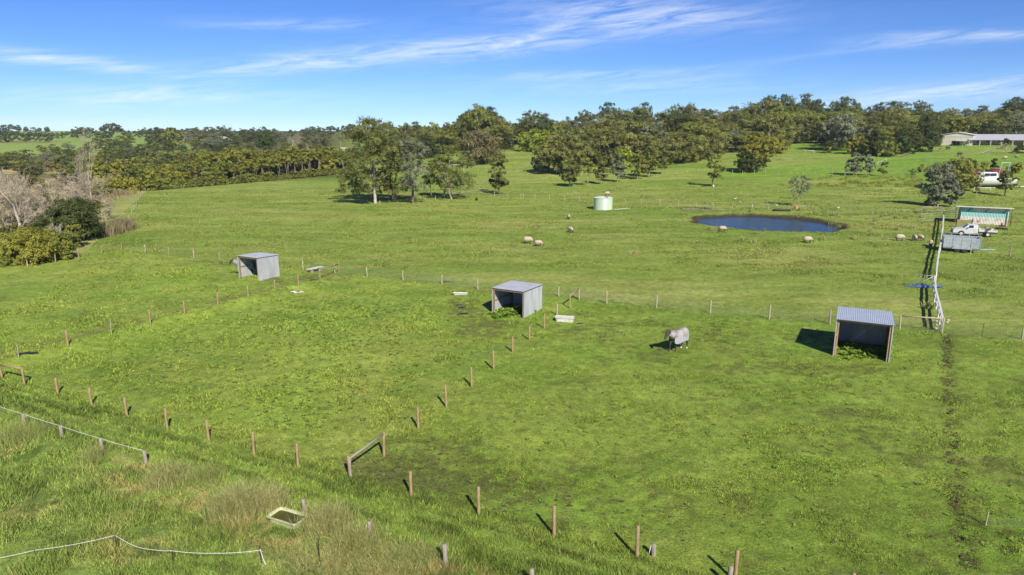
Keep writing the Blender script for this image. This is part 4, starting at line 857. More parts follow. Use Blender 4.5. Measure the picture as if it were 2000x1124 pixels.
for (u, y, r) in [(10, 1000, 243), (25, 1000, 242), (38, 1000, 244), (52, 1000, 247), (66, 980, 248), (78, 980, 249), (94, 960, 247), (5, 1000, 245)]:
    place(u, y, r, 'dark trees on the far left skyline', '%s on the far left skyline', [2, 8, 11], 6, 26)
tag(link('distant_wood', raw_mesh('distant_wood', np.concatenate(FARV), np.arange(sum(len(v) for v in FARV)), 4, [M_LEAF['gum_dark']], rnd=np.concatenate(FARR))), 'dark trees along the far left horizon beyond the pasture', None, kind='stuff')
for P in PW:
    if not P[3]:
        for ch in list(P[0].children): bpy.data.objects.remove(ch)
        bpy.data.objects.remove(P[0])

# paperbark rows with thin pale trunks, at the top of the left field
PT = []
for i in range(4):
    r = thing('paperbark_tree', 'x', 'tree'); mb, bk, cw = tree_meshes(seed=700 + i, H=7.4, W=4.4, cb=.66, style='flat', nclump=15, leaves=2400, ls=.19, leaf='heath', bark=M_BARKW, tr=.009, multi=3, fork=.55, nlimb=6, clump_r=.9)
    mb.build('trunk', bk, r, True); link('crown', cw, r); PT.append([r, False])
PS = []
for i in range(4):
    r = thing('paperbark_bush', 'x', 'bush'); mb, bk, cw = tree_meshes(seed=720 + i, H=4.0, W=3.6, cb=.12, style='round', nclump=18, leaves=2300, ls=.16, leaf=['heath', 'gum', 'heath', 'gum_light'][i], bark=M_BARKW, tr=.02, multi=2, fork=.3, clump_r=.72)
    mb.build('trunk', bk, r, True); link('crown', cw, r); PS.append([r, False])
def put(P, u, v, s, label, grp, dy=0):
    q = pr_.choice(P); o = q[0] if not q[1] else copy_tree(q[0]); q[1] = True
    p = pix(u, v); y = p.y + dy; x = x_at(u, y, p.z); o.location = (x, y, float(hgt(x, y)) - .1); sq = s * pr_.uniform(.9, 1.2); o.scale = (sq, sq, s); o.rotation_euler = (0, 0, pr_.uniform(0, 6.28))
    o['label'] = label; o['group'] = grp
rowv = lambda u: float(np.interp(u, [285, 400, 560, 690], [373, 363.5, 350, 337.5]))
u = 300
while u < 672: put(PS, u, rowv(u) + 1.0, pr_.uniform(.42, .78), 'low paperbark bush with white foot in the hedge along the field top', 'low hedge along the top of the left field'); u += pr_.uniform(6, 9.5)
for dy, sc in ((8, 1.02), (13, 1.12), (19, 1.16), (26, 1.2)):
    u = 425 - dy * 2
    while u < 672: put(PT, u, rowv(u), sc * pr_.uniform(.58, 1.04), 'thin pale-stemmed paperbark in the ranks behind the low hedge', 'paperbark ranks behind the low hedge', dy); u += pr_.uniform(11, 17)
# scrub between the paperbarks and the left wood
PH = []
for i, lf in enumerate(['heath', 'gum', 'wattle', 'brown', 'gum_dark', 'gum_light']):
    r = thing('scrub_bush', 'x', 'bush'); mb, bk, cw = tree_meshes(seed=740 + i, H=5.0, W=6.5, cb=.0, style='round', nclump=26, leaves=3400, ls=.24, leaf=lf, bark=M_BARKD, tr=.015, fork=.25, clump_r=1.15)
    mb.build('trunk', bk, r, True); link('crown', cw, r); PH.append([r, False])
for i in range(60):
    u = pr_.uniform(400, 680); q = pr_.choice(PH[:4]); o = q[0] if not q[1] else copy_tree(q[0]); q[1] = True; p = pix(u, rowv(u)); y = p.y + pr_.uniform(12, 34); x = x_at(u, y, p.z); s_ = pr_.uniform(.75, 1.35)
    o.location = (x, y, float(hgt(x, y)) - .2); o.scale = (s_ * 1.05, s_ * 1.05, s_ * 1.05); o.rotation_euler = (0, 0, pr_.uniform(0, 6)); o['label'] = 'rounded scrub bush crowded among the paperbark ranks'; o['group'] = 'scrub bushes among the paperbarks'
cnt = 0
for y in (205, 214, 222, 232, 240, 262, 290, 322):
    u = {205: 185, 214: 300, 222: 150, 232: 290, 240: 150, 262: 150, 290: 170, 322: 200}[y]
    while u < 690:
        if not (y < 240 and u > 440) and not (636 < u < 690 and y > 240):
            q = pr_.choice(PH if pr_.random() < .55 else PH[:2]); o = q[0] if not q[1] else copy_tree(q[0]); q[1] = True
            yy = y + pr_.uniform(-7, 7); x = x_at(u, yy, 0); s = pr_.uniform(.6, 1.15); o.location = (x, yy, float(hgt(x, yy)) - .2); o.scale = (s * 1.1, s * 1.1, s * (.8 if y < 300 else 1.1)); o.rotation_euler = (0, 0, pr_.uniform(0, 6))
            nm = 'left of the boundary track' if u < 290 else 'behind the paperbark ranks'
            o['label'] = 'rounded scrub bush in the thicket ' + nm; o['group'] = 'scrub thicket ' + nm; cnt += 1
        u += F * pr_.uniform(4.8, 7.0) / y
# bank thicket on the left, near
for i in range(150):
    u = pr_.uniform(-5, 215); v = pr_.uniform(338, 485)
    if v > 385 and u > 195 - (v - 385) * .4: continue
    q = pr_.choice(PH[:2] + PH[3:6]); o = copy_tree(q[0]); p = pix(u, v); s = pr_.uniform(.26, .55); o.location = p; o.scale = (s * 1.2, s * 1.2, s); o.rotation_euler = (0, 0, pr_.uniform(0, 6))
    o['label'] = 'small dull bush in the tangle on the left bank'; o['group'] = 'tangle of bushes on the left bank'
tp = thing('twiggy_tree', 'x', 'tree'); mb, bk, cw = tree_meshes(seed=801, H=7.0, W=6.5, cb=.22, style='gum', nclump=26, leaves=1900, ls=.24, leaf='twig', bark=M_BARKW, tr=.018, fork=.25, nlimb=9, multi=2, clump_r=1.2, droop=0, gap=.9)
V_ = np.empty(len(cw.vertices) * 3, np.float32); cw.vertices.foreach_get('co', V_); V_ = V_.reshape(-1, 4, 3); ce_ = V_.mean(1, keepdims=True); ax = V_[:, 2:3] - V_[:, 0:1]; sd_ = V_[:, 1:2] - V_[:, 3:4]
V_[:, 1:2] -= sd_ * .42; V_[:, 3:4] += sd_ * .42; V_[:, 0:1] -= ax * .3; V_[:, 2:3] += ax * .3; cw.vertices.foreach_set('co', V_.ravel()); cw.update()
mb.build('trunk', bk, tp, True); link('twigs', cw, tp); tfirst = True
for i in range(13):
    u = pr_.uniform(-8, 175); v = pr_.uniform(388, 468)
    if v > 380 and u > 185 - (v - 380) * .45: continue
    o = tp if tfirst else copy_tree(tp); tfirst = False; s_ = pr_.uniform(.7, 1.25); p = pix(u, v); o.location = p; o.scale = (s_ * 1.1, s_ * 1.1, s_); o.rotation_euler = (0, 0, pr_.uniform(0, 6))
    o['label'] = 'grey leafless twiggy tree in the tangle on the left bank'; o['group'] = 'bare twiggy trees on the left bank'
for i in range(46):
    u = pr_.uniform(-8, 190); v = pr_.uniform(297, 345)
    if 305 < v < 323 and 15 < u < 140 and pr_.random() < .8: continue
    q = pr_.choice(PH[:2] + PH[3:6]); o = copy_tree(q[0]); p = pix(u, v); s_ = pr_.uniform(.35, .9); o.location = p; o.scale = (s_ * 1.2, s_ * 1.2, s_); o.rotation_euler = (0, 0, pr_.uniform(0, 6))
    o['label'] = 'dull rounded bush among the straw-coloured clearings on the far left'; o['group'] = 'bushes round the straw clearings'
def stalks(name, N, fn, hmin, hmax, mat, label, lean=.25, wid=.006, kind='stuff', cat=None, curved=True, parent=None):
    V = []; rn = []
    k = 0
    while k < N:
        x, y = fn(); k += 1
        z = float(hgt(x, y)); h = rng.uniform(hmin, hmax); a = rng.random() * 6.28; l = h * lean * (.3 + 1.4 * rng.random()); w = wid * (.6 + .8 * rng.random()) 
        dx, dy = math.cos(a), math.sin(a); b = rng.random() * 6.28; wx, wy = math.cos(b) * w, math.sin(b) * w
        p0 = (x - wx, y - wy, z - .02); p1 = (x + wx, y + wy, z - .02); p2 = (x + dx * l * .5 + wx * .7, y + dy * l * .5 + wy * .7, z + h * .7); p3 = (x + dx * l * .5 - wx * .7, y + dy * l * .5 - wy * .7, z + h * .7)
        V += [p0, p1, p2, p3, p3, p2, (x + dx * l * 1.2 + wx * .2, y + dy * l * 1.2 + wy * .2, z + h * (.92 if curved else 1)), (x + dx * l * 1.2 - wx * .2, y + dy * l * 1.2 - wy * .2, z + h * (.92 if curved else 1))]; rn += [rng.random()] * 8
    me = raw_mesh(name, np.array(V), np.arange(len(V)), 4, [mat], rnd=rn); o = link(name, me)
    return tag(o, label, cat, None, kind)
def gauss_at(u, v, ru, rv): 
    p = flat_pix(u, v); 
    return lambda: (p[0] + rng.normal() * ru, p[1] + rng.normal() * rv)
def lin(pts, w):
    P = [flat_pix(*q) for q in pts]
    def f():
        i = rng.integers(0, len(P) - 1); t = rng.random(); q = P[i] * (1 - t) + P[i + 1] * t; return q[0] + rng.normal() * w, q[1] + rng.normal() * w
    return f
stalks('reeds', 2600, lin([(195, 462), (222, 452), (246, 446)], .9), 1.0, 2.2, M_LEAF['reed'], 'stand of brown-green reeds at the corner of the left field', .12, .03)
stalks('dead_reeds', 4200, lin([(160, 402), (185, 384), (222, 378)], 2.2), .7, 1.5, M_LEAF['reed'], 'pinkish brown dead reeds on the left bank', .2, .05)

# dry bushes in the near left corner
def dry_bush(u, v, ru, rv, n, h, label, leaf='dry'):
    stalks('dry_bush', int(n * .7), gauss_at(u, v, ru * .8, rv * .85), h * .35, h, M_LEAF[leaf], label, .5, .006, None, 'bush')
dry_bush(462, 1012, .55, .42, 3600, 1.25, 'tall dry fennel-like bush left of the old bathtub')
dry_bush(520, 1000, .5, .35, 2200, .9, 'thin dry bush directly behind the old bathtub')
dry_bush(640, 1040, .55, .4, 3000, .9, 'tangled dry bramble right of the old bathtub')
dry_bush(700, 1075, .5, .35, 2600, .75, 'low dry bramble at the grey post with a cord loop')
dry_bush(330, 950, .6, .45, 2600, .8, 'brownish bramble behind the cord end post')
dry_bush(400, 950, .5, .4, 1800, .7, 'olive bramble right of the cord end post')
dry_bush(185, 905, .35, .3, 900, .75, 'dark brown dead weed clump under the cord fence')
dry_bush(45, 860, .9, .6, 2200, .8, 'scrubby weed clump under the cord fence at the left edge')
dry_bush(800, 1100, .7, .3, 1800, .45, 'flattened straw clump by the thick grey post')
stalks('straw', 5200, lin([(560, 1095), (700, 1105), (830, 1118)], .55), .12, .35, M_LEAF['dry'], 'pale straw lying in the near grass', .9, .008)
TS = [(1240, 500), (1365, 478), (1385, 452), (1392, 455), (1450, 474), (1472, 478), (1605, 472), (1670, 470), (1640, 428), (1625, 436), (1638, 442), (1700, 455), (1710, 450), (1752, 452), (1760, 447), (1710, 436), (1728, 470), (1780, 450), (1770, 430), (1750, 430), (1720, 428), (1800, 428), (1790, 420), (1735, 425), (1812, 605), (1590, 420), (1560, 424), (1450, 414), (1498, 405), (1675, 415), (1630, 425)]
gr = 'tussocks of rough brown grass round the pond'
for i, (u, v) in enumerate(TS):
    p = flat_pix(u, v); nn = 75
    stalks('grass_tussock', nn, (lambda p=p: (p[0] + rng.normal() * .20, p[1] + rng.normal() * .18)), .25, .75, M_LEAF['dry'], 'rough brown grass tussock in the sheep field near the pond', .5, .028, None, 'tussock')['group'] = gr

def slope():
    c_ = slope.c[rng.integers(0, len(slope.c))]; return c_[0] + rng.normal() * .5, c_[1] + rng.normal() * .6
slope.c = [flat_pix(rng.uniform(1560, 1800), rng.uniform(352, 378)) * 1.0 for _ in range(60)]
slope.c = [tuple(pix(rng.uniform(1570, 1800), rng.uniform(346, 366)))[:2] for _ in range(70)]
stalks('rushes', 3500, slope, .3, .7, M_LEAF['heath'], 'dark green rushes dotted over the slope right of the lone gum', .4, .04)

# ---------------------------------------------------------------- fences
def post_mb(h, r, n=8, tilt=0.022, sides=None):
    mb = MB(); a = rng.random() * 6.28; t = h * tilt * rng.random() * 2; dx, dy = math.cos(a) * t, math.sin(a) * t
    mb.tube([(0, 0, -.25), (dx * .1, dy * .1, h * .1), (dx * .6, dy * .6, h * .6), (dx, dy, h - .015), (dx, dy, h)], [r * 1.06, r * 1.04, r, r * .97, r * .82], n)
    return mb
def fence(name, label, cat, posts, rails=(), wires=(), mesh=None, rail_r=.055, breaks=(), wire_r=.004):
    """posts: (u, v base, v top, kind); rails: (post, post) pairs; wires: heights"""
    P = []; root = None
    for (u, v, vt, kd) in posts:
        p = pix(u, v); h = z_at(p.y, vt) - p.z
        if root is None: root = thing(name, label, cat, p); o0 = p.copy()
        r, m, n = {'o': (.066, M_POST, 10), 'g': (.068, M_POSTG, 9), 'l': (.062, M_POSTL, 9), 't': (.03, M_POSTL, 6), 's': (.022, M_STEEL, 4), 'r': (.02, M_RUST, 4), 'w': (.07, M_WHITE, 8), 'm': (.035, M_GALV, 8), 'G': (.10, M_POSTG, 9)}[kd]
        po = post_mb(h, r, n).build('post', m, root, n > 4); po.location = p - o0; P.append((p, h, kd))
    for (a, b) in rails:
        A, ha, ka = P[a]; Bp, hb, kb = P[b]; mb = MB()
        m = {'o': M_POST, 'g': M_POSTG, 'l': M_POSTL, 'w': M_WHITE, 'm': M_GALV, 'G': M_POSTG, 't': M_POSTL, 's': M_STEEL, 'r': M_RUST}[kb if kb != 'o' else ka]
        mb.tube([A - o0 + Vector((0, 0, ha - rail_r * 1.3)), (A + Bp) / 2 - o0 + Vector((0, 0, (ha + hb) / 2 - rail_r * 1.6)), Bp - o0 + Vector((0, 0, hb - rail_r * 1.2))], rail_r, 8)
        mb.build('rail', m, root, True)
    if wires:
        for w in wires:
            mb = MB()
            for i in range(len(P) - 1):
                if i in breaks: continue
                A, ha, _ = P[i]; Bp, hb, _ = P[i + 1]; q = [A + Vector((0, 0, ha * w)) - o0, (A + Bp) / 2 + Vector((0, 0, (ha + hb) / 2 * w - .02)) - o0, Bp + Vector((0, 0, hb * w)) - o0]
                mb.tube(q, wire_r, 3, cap=False)
            mb.build('wire', M_WIRE, root)
    if mesh:
        mb = MB(); hm, gap, rr = mesh
        for i in range(len(P) - 1):
            if i in breaks: continue
            A, ha, _ = P[i]; Bp, hb, _ = P[i + 1]; L = (Bp - A).length; k = int(L / gap)
            for j in range(k):
                q = A + (Bp - A) * (j / k) - o0; g0 = A + (Bp - A) * (j / k); zz = float(hgt(g0.x, g0.y)) - o0.z
                mb.tube([(q.x, q.y, zz), (q.x, q.y, zz + hm)], rr, 3, cap=False)
            for j in range(6):
                z = hm * (j + .3) / 6.2; mb.tube([A - o0 + Vector((0, 0, z)), Bp - o0 + Vector((0, 0, z))], rr, 3, cap=False)
        mb.build('wire_netting', M_WIRE, root)
    return root
ins_m = plain('white_insulator', (.8, .8, .78), (.7, .7, .68), 5, .4)
fence('paddock_fence', 'nearest row of orange pine posts running from the left edge down to the bottom right', 'fence',
      [(4, 738, 711, 'o'), (48, 752, 718, 'o'), (113, 769, 738, 'o'), (179, 792, 757, 'o'), (248, 813, 776, 'o'), (327, 839, 797, 'o'), (408, 862, 820, 'o'), (496, 889, 844, 'o'), (582, 913, 866, 'o'), (684, 932, 890, 'o'), (803, 969, 921, 'o'), (935, 1006, 951, 'o'), (1082, 1047, 988, 'o'), (1244, 1089, 1028, 'o'), (1435, 1135, 1076, 'o'), (1660, 1185, 1120, 'o')], rails=[(0, 1)], wires=(.93, .62), wire_r=.0022)
fence('paddock_fence', 'row of orange pine posts dividing the left and right paddocks up to the middle shelter', 'fence',
      [(684.5, 932.5, 893, 'g'), (750, 891, 845, 'o'), (817, 838, 795, 'o'), (872, 796, 753, 'o'), (921, 756, 717, 'o'), (964, 721, 685, 'o'), (1001, 688, 657, 'o'), (1034, 664, 637, 'o'), (1063, 642, 613, 'o'), (1088, 617, 594, 'l'), (1113, 603, 575, 'o'), (1131, 585, 563, 'o')], rails=[(0, 1), (10, 11)], wires=(.93, .6), wire_r=.0022)
fence('netting_fence', 'rear paddock fence of pale posts with wire netting between the shelters', 'fence',
      [(592, 528, 509, 'l'), (654, 534, 516, 'l'), (717, 541, 522, 'l'), (787, 548, 529, 'l'), (863, 556, 537, 'l'), (933, 566, 545, 'l'), (1010, 573, 553, 'l'), (1091, 580, 560, 'l'), (1131, 586, 565, 'l'), (1185, 594, 569, 'l'), (1282, 602, 577, 'l'), (1387, 613, 587, 'l'), (1502, 624, 596, 'l'), (1620, 634, 605, 'g'), (1757, 643, 615, 'l'), (1839, 651, 621, 'l'), (1917, 658, 631, 'r'), (1996, 664, 637, 'l'), (2080, 672, 645, 'l')], rails=[(14, 15)], wires=(.92,), mesh=(.95, .30, .0045), breaks=(16, 17) if False else ())
fence('paddock_fence', 'row of orange and thin posts from the left shelter down to the left edge', 'fence',
      [(662, 533, 515, 'o'), (625, 544, 525, 'o'), (583, 558, 534, 'o'), (537, 566, 548, 'o'), (485, 580, 558, 't'), (426, 598, 573, 'o'), (361, 614, 588, 'o'), (294, 634, 605, 'o'), (218, 655, 624, 't'), (133, 676, 645, 'o'), (37, 699, 675, 't'), (-60, 722, 692, 'o')], rails=[(0, 1)], wires=(.9,), wire_r=.002)
fence('paddock_fence', 'back fence of the far left paddock with a top-railed gateway', 'fence',
      [(-40, 530, 512, 'l'), (54, 521, 503, 'l'), (109, 513, 494, 'o'), (154, 504, 486, 'o'), (199, 496, 479, 'o'), (238, 488, 474, 'o'), (284, 494, 478, 'l'), (330, 499, 483, 't'), (379, 504, 488, 'l'), (430, 509, 493, 't'), (520, 518, 501, 'l'), (592, 528, 511, 'l')], rails=[(4, 5)], wires=(.9, .5), wire_r=.003)
fence('wire_fence', 'thin wire fence of small posts across the field behind the water tank', 'fence',
      [(667, 402, 394, 't'), (742, 401, 392, 'l'), (826, 395, 386, 'l'), (831, 395, 386, 'l'), (851, 393, 383, 'l'), (911, 386, 376, 'l'), (966, 384, 374, 'l'), (992, 387, 377, 'l'), (1017, 388, 378, 'l'), (1022, 388, 378, 'l'), (1045, 390, 379, 'l'), (1073, 391, 380, 'l'), (1102, 393, 382, 'l'), (1131, 394, 383, 'l'), (1160, 395, 384, 'l'), (1221, 398, 388, 'l'), (1252, 400, 389, 'l'), (1289, 402, 391, 'l'), (1325, 404, 392, 'l'), (1360, 406, 394, 'l'), (1392, 407, 396, 'l'), (1430, 408, 397, 'l'), (1468, 409, 398, 'g'), (1500, 409, 399, 'G'), (1540, 412, 401, 'l'), (1572, 414, 402, 'l'), (1615, 416, 404, 'g'), (1661, 418, 405, 'g'), (1703, 420, 406, 'g'), (1749, 420, 407, 'g'), (1798, 419, 405, 'g'), (1838, 417, 404, 'g')], rails=[(22, 23), (24, 25), (30, 31)], wires=(.9, .55), wire_r=.005, rail_r=.06)
fence('wire_fence', 'faint fence of pale stakes before the dark bush and yellow-topped wattle', 'fence',
      [(1283, 349, 342, 'l'), (1320, 340, 332, 'l'), (1342, 338, 331, 'l'), (1364, 338, 331, 'l'), (1430, 340, 332, 'l'), (1450, 341, 333, 'l'), (1473, 341, 333, 'l'), (1495, 341, 334, 'l'), (1519, 342, 335, 'l'), (1544, 342, 335, 'l'), (1569, 342, 335, 'l'), (1592, 341, 335, 'l'), (1616, 343, 336, 'l'), (1625, 344, 330, 'g'), (1649, 344, 335, 'g'), (1651, 344, 335, 'g'), (1672, 344, 336, 'g'), (1698, 343, 336, 'l'), (1730, 341, 334, 'l'), (1758, 337, 328, 'l')], rails=[(14, 16)], wires=(.9,), wire_r=.004)
fence('wire_fence', 'fence of small pale posts through the bright meadow below the round brownish tree', 'fence',
      [(905, 334, 327, 'l'), (934, 335, 328, 'l'), (951, 336, 330, 'l'), (1009, 337, 330, 'l'), (1027, 338, 331, 'l'), (1047, 339, 332, 'l'), (1087, 342, 334, 'l'), (1135, 345, 338, 'l'), (1145, 341, 335, 'l')], wires=(.85,), wire_r=.004)
fence('boundary_fence', 'old grey boundary fence climbing the left side of the big field', 'fence',
      [(246, 448, 436, 'l'), (252, 431, 421, 'l'), (258, 419, 409, 'l'), (262, 411, 402, 'l'), (267, 403, 391, 'g'), (271, 393, 385, 'l'), (275, 386, 378, 'l'), (279, 381, 373, 'l'), (284, 374, 367, 'l')], wires=(.9, .5), wire_r=.006)
fence('pipe_fence', 'pale blue pipe fence piece by the reeds', 'fence', [(165, 476, 458, 'm'), (178, 467, 453, 'm'), (192, 464, 452, 'm')], rails=[(0, 1), (1, 2)], rail_r=.03)
fence('wire_fence', 'row of thin stakes across the big left field', 'fence',
      [(312, 443, 433, 't'), (342, 436, 428, 't'), (390, 434, 426, 't'), (458, 424, 415, 't'), (469, 423, 414, 't'), (541, 418, 409, 't'), (608, 408, 400, 't')], wires=(.9,), wire_r=.003)
fence('yard_fence', 'white post and rail fence in front of the boat', 'fence', [(1870, 374, 366, 'w'), (1902, 373, 366, 'w'), (1934, 373, 366, 'w'), (1968, 372, 365, 'w'), (2010, 371, 363, 'w')], rails=[(0, 1), (1, 2), (2, 3), (3, 4)], rail_r=.09)
fence('yard_fence', 'galvanised rail fence climbing to the house from the pale paddock', 'fence', [(1920, 303, 298, 'm'), (1926, 301, 295, 'm'), (1932, 298, 293, 'm'), (1938, 296, 291, 'm'), (1944, 294, 288, 'm')], rails=[(0, 1), (1, 2), (2, 3), (3, 4)], rail_r=.07)
fence('yard_fence', 'grey rail yard fence below the dark cypresses', 'fence', [(1756, 308, 303, 'g'), (1762, 307, 302, 'g'), (1768, 305, 300, 'g'), (1775, 303, 299, 'g')], rails=[(0, 1), (1, 2), (2, 3)], rail_r=.09)
fence('yard_fence', 'white rail fence running down beside the bluish young gums', 'fence', [(1706, 328, 321, 'w'), (1714, 323, 317, 'w'), (1722, 319, 314, 'w'), (1731, 315, 310, 'w')], rails=[(0, 1), (1, 2), (2, 3)], rail_r=.05)
fence('yard_fence', 'dark rail arena fence at the far end of the green meadow', 'fence', [(978, 288, 283, 'l'), (990, 288, 283, 'l'), (1002, 288, 283, 'l'), (1012, 289, 284, 'l')], rails=[(0, 1), (1, 2), (2, 3)], rail_r=.12)
fence('hitching_rail', 'low white rail frame in the clearing right of the silver-grey gum shadow', 'rail', [(1573, 299, 294, 'w'), (1590, 299, 294, 'w')], rails=[(0, 1)], rail_r=.09)
fence('post_row', 'row of wire fence posts on the lawn below the cream shed', 'fence',
      [(1803, 303, 297, 'g'), (1831, 303, 297, 'g'), (1860, 303, 297, 'g'), (1890, 303, 297, 'g'), (1948, 303, 297, 'g'), (1980, 302, 297, 'g')], wires=(.9,), wire_r=.02)
fence('wire_fence', 'two leaning dark star pickets with wire among the old fence line shrubs', 'fence', [(1771, 345, 327, 's'), (1787, 345, 327, 's'), (1840, 348, 336, 's')], wires=(.9,), wire_r=.004)
fence('wire_fence', 'single thin posts and wire on the grass right of the livestock trailer', 'fence', [(1895, 498, 480, 'l'), (1972, 501, 483, 'g'), (2050, 505, 487, 'g')], wires=(.9,), wire_r=.004)
fence('wire_fence', 'faint wire netting fence with one pale post at the bottom right', 'fence', [(1925, 1026, 1000, 't'), (2060, 1034, 1008, 't')], mesh=(.4, .3, .002))
# white fence, seen almost end on
def white_fence(label, pts, top_px):
    P = [pix(*p) for p in pts]; root = thing('white_fence', label, 'fence', P[0]); o0 = P[0].copy(); L = []
    for A, Bp in zip(P[:-1], P[1:]):
        k = max(1, round((Bp - A).length / 2.4))
        for j in range(k): L.append(A + (Bp - A) * (j / k))
    L.append(P[-1]); L = [Vector((q.x + rng.normal() * .03, q.y, float(hgt(q.x, q.y)))) for q in L]
    for q in L:
        mb = MB(); mb.box((0, 0, .44), (.12, .12, 1.0)); pp = mb.build('post', M_WHITE, root); pp.location = q - o0
    for hh in (1.04, .60):
        for A, Bp in zip(L[:-1], L[1:]):
            d = Bp - A; a = math.atan2(d.y, d.x); mb = MB(); dz = rng.normal() * .02
            off = Vector((0, 0, 0))
            r = mb.box((0, 0, 0), (d.length * 1.0, .15 if hh > .8 else .12, .13), 0, 0, 0, -math.asin(d.z / d.length)); b = mb.build('rail', M_WHITE, root); b.location = (A + Bp) / 2 - o0 + off + Vector((0, 0, hh + dz)); b.rotation_euler = (0, 0, a)
    return root
white_fence('long white rail fence seen end-on beside the livestock trailer', [(1842, 428), (1840, 452), (1837, 480), (1831, 515), (1826, 549)], 20)
white_fence('shorter kinked white rail fence between the blue puddle and the right shelter', [(1823, 560), (1825, 590), (1831, 620), (1838, 648)], 20)
def gate(label, A, B, h, bars, name='metal_gate', lift=.12):
    A = pix(*A); B = pix(*B); root = thing(name, label, 'gate', A); d = B - A; mb = MB()
    z = lambda t: Vector((0, 0, t))
    mb.tube([z(lift), z(h), d + z(h), d + z(lift), z(lift)], .022, 6); mb.tube([d * .5 + z(lift), d * .5 + z(h)], .016, 5)
    mb.build('frame', M_GALV, root, True); m2 = MB()
    for k in range(bars): q = lift + (h - lift) * (k + 1) / (bars + 1); m2.tube([z(q), d + z(q)], .013, 5)
    if bars == 0: m2.tube([z(lift), d + z(h * .95)], .03, 5)
    m2.build('bars' if bars else 'brace', M_GALV, root, True)
gate('open metal gate with white diagonal brace over the blue puddle', (1786, 560), (1819, 564), 1.25, 0)
gate('light metal gate standing open above the sheep, left of the white fence top', (1798, 434), (1838, 430), 1.3, 2)
gate('rusty metal gate with bars between the white fence and the corrugated shed', (1842, 424), (1872, 425), 1.6, 3, lift=.3)
gate('small grey gate leaning at the wood edge of the pale paddock', (1801, 315), (1820, 316), 1.4, 3)
gate('small white gate on the slope below the cream shed', (1847, 290), (1860, 289), 1.6, 2)
# old grey posts at the near left, each standing on its own
for (u, v, vt, lab) in [(50, 838, 808, 'weathered grey post carrying the white cord, nearest the left edge'), (121, 853, 831, 'weathered grey post carrying the white cord, second from the left edge'), (201, 884, 857, 'weathered grey post under the white cord, third from the left edge'), (285, 905, 880, 'grey post where the white cord ends in a knot'),
                   (376, 924, 911, 'short grey post sunk in the brambles'), (595, 1002, 975, 'mossy grey post hidden behind the dry bushes'), (723, 1050, 1019, 'grey post with a loose loop of white cord, by the brambles'), (871, 1107, 1063, 'thickest grey post standing in pale straw at the bottom'), (1040, 1142, 1111, 'grey post cut off by the bottom edge'),
                   (1276, 1086, 1062, 'thin grey post with a white cord loop beside the paddock fence'), (1423, 1145, 1106, 'grey post cut off by the bottom edge beside an orange post')]:
    p = pix(u, v); h = z_at(p.y, vt) - p.z; tag(post_mb(h, .085, 9, .03).build('fence_post', M_POSTG, None, True, p), lab, 'post')
def cord(name, label, pts, r=.011, sag=.09):
    P = []
    for (u, v, hh) in pts:
        p = pix(u, v); P.append(p + Vector((0, 0, hh)))
    Q = []
    for A, Bp in zip(P[:-1], P[1:]):
        for t in (0, .25, .5, .75): q = A + (Bp - A) * t; q.z -= sag * 4 * t * (1 - t) * min(1, (Bp - A).length / 4); Q.append(q)
    Q.append(P[-1]); o0 = Q[0]; mb = MB(); mb.tube([q - o0 for q in Q], r, 6)
    return tag(mb.build(name, M_CORD, None, True, o0), label, 'cord')
def top(u, v, vt): p = pix(u, v); return z_at(p.y, vt) - p.z
C1 = [(-60, 806, top(-60, 806, 772)), (50, 838, top(50, 838, 809)), (121, 853, top(121, 853, 832)), (201, 884, top(201, 884, 857)), (285, 905, top(285, 905, 881))]
cord('electric_cord', 'white cord strung along the grey posts at the left edge', C1, .008, .03)
C2 = [(-50, 1108, top(-50, 1108, 1098)), (70, 1087, top(70, 1087, 1075)), (229, 1074, top(229, 1074, 1046)), (268, 1090, top(268, 1090, 1068)), (300, 1098, top(300, 1098, 1074)), (338, 1105, top(338, 1105, 1076)), (420, 1108, top(420, 1108, 1081)), (511, 1103, top(511, 1103, 1075))]
cord('electric_cord', 'white cord sagging between black pickets in the bottom left corner', C2, .0075)
cord('cord_loop', 'loose white cord tail hanging from the fourth black picket', [(511, 1103, top(511, 1103, 1073)), (515, 1104, .25), (520, 1106, .02)], .011)
cord('cord_loop', 'loose white cord hanging on the grey post by the brambles', [(723, 1050, top(723, 1050, 1022)), (717, 1050, top(723, 1050, 1026)), (713, 1051, .12)], .012)
cord('cord_loop', 'loose white cord on the thin grey post beside the paddock fence', [(1276, 1086, top(1276, 1086, 1063)), (1271, 1086, top(1276, 1086, 1064)), (1267, 1087, .1)], .011)
for i, (u, v, vt) in enumerate([(70, 1087, 1074), (229, 1074, 1045), (338, 1105, 1075), (511, 1103, 1066), (625, 1101, 1053)]):
    p = pix(u, v); h = z_at(p.y, vt) - p.z; mb = MB(); mb.box((0, 0, h / 2 - .1), (.035, .012, h + .2)); mb.box((0, .012, h / 2 - .1), (.010, .03, h + .2)); o = mb.build('star_picket', M_STEEL, None, False, p); o.rotation_euler = (rng.normal() * .04, rng.normal() * .05, rng.random())
    tag(o, 'black star picket in the bottom left corner, ' + ['leftmost and shortest', 'at the peak of the cord', 'right of the cord peak', 'with the loose cord tail', 'tallest, without cord'][i], 'picket')

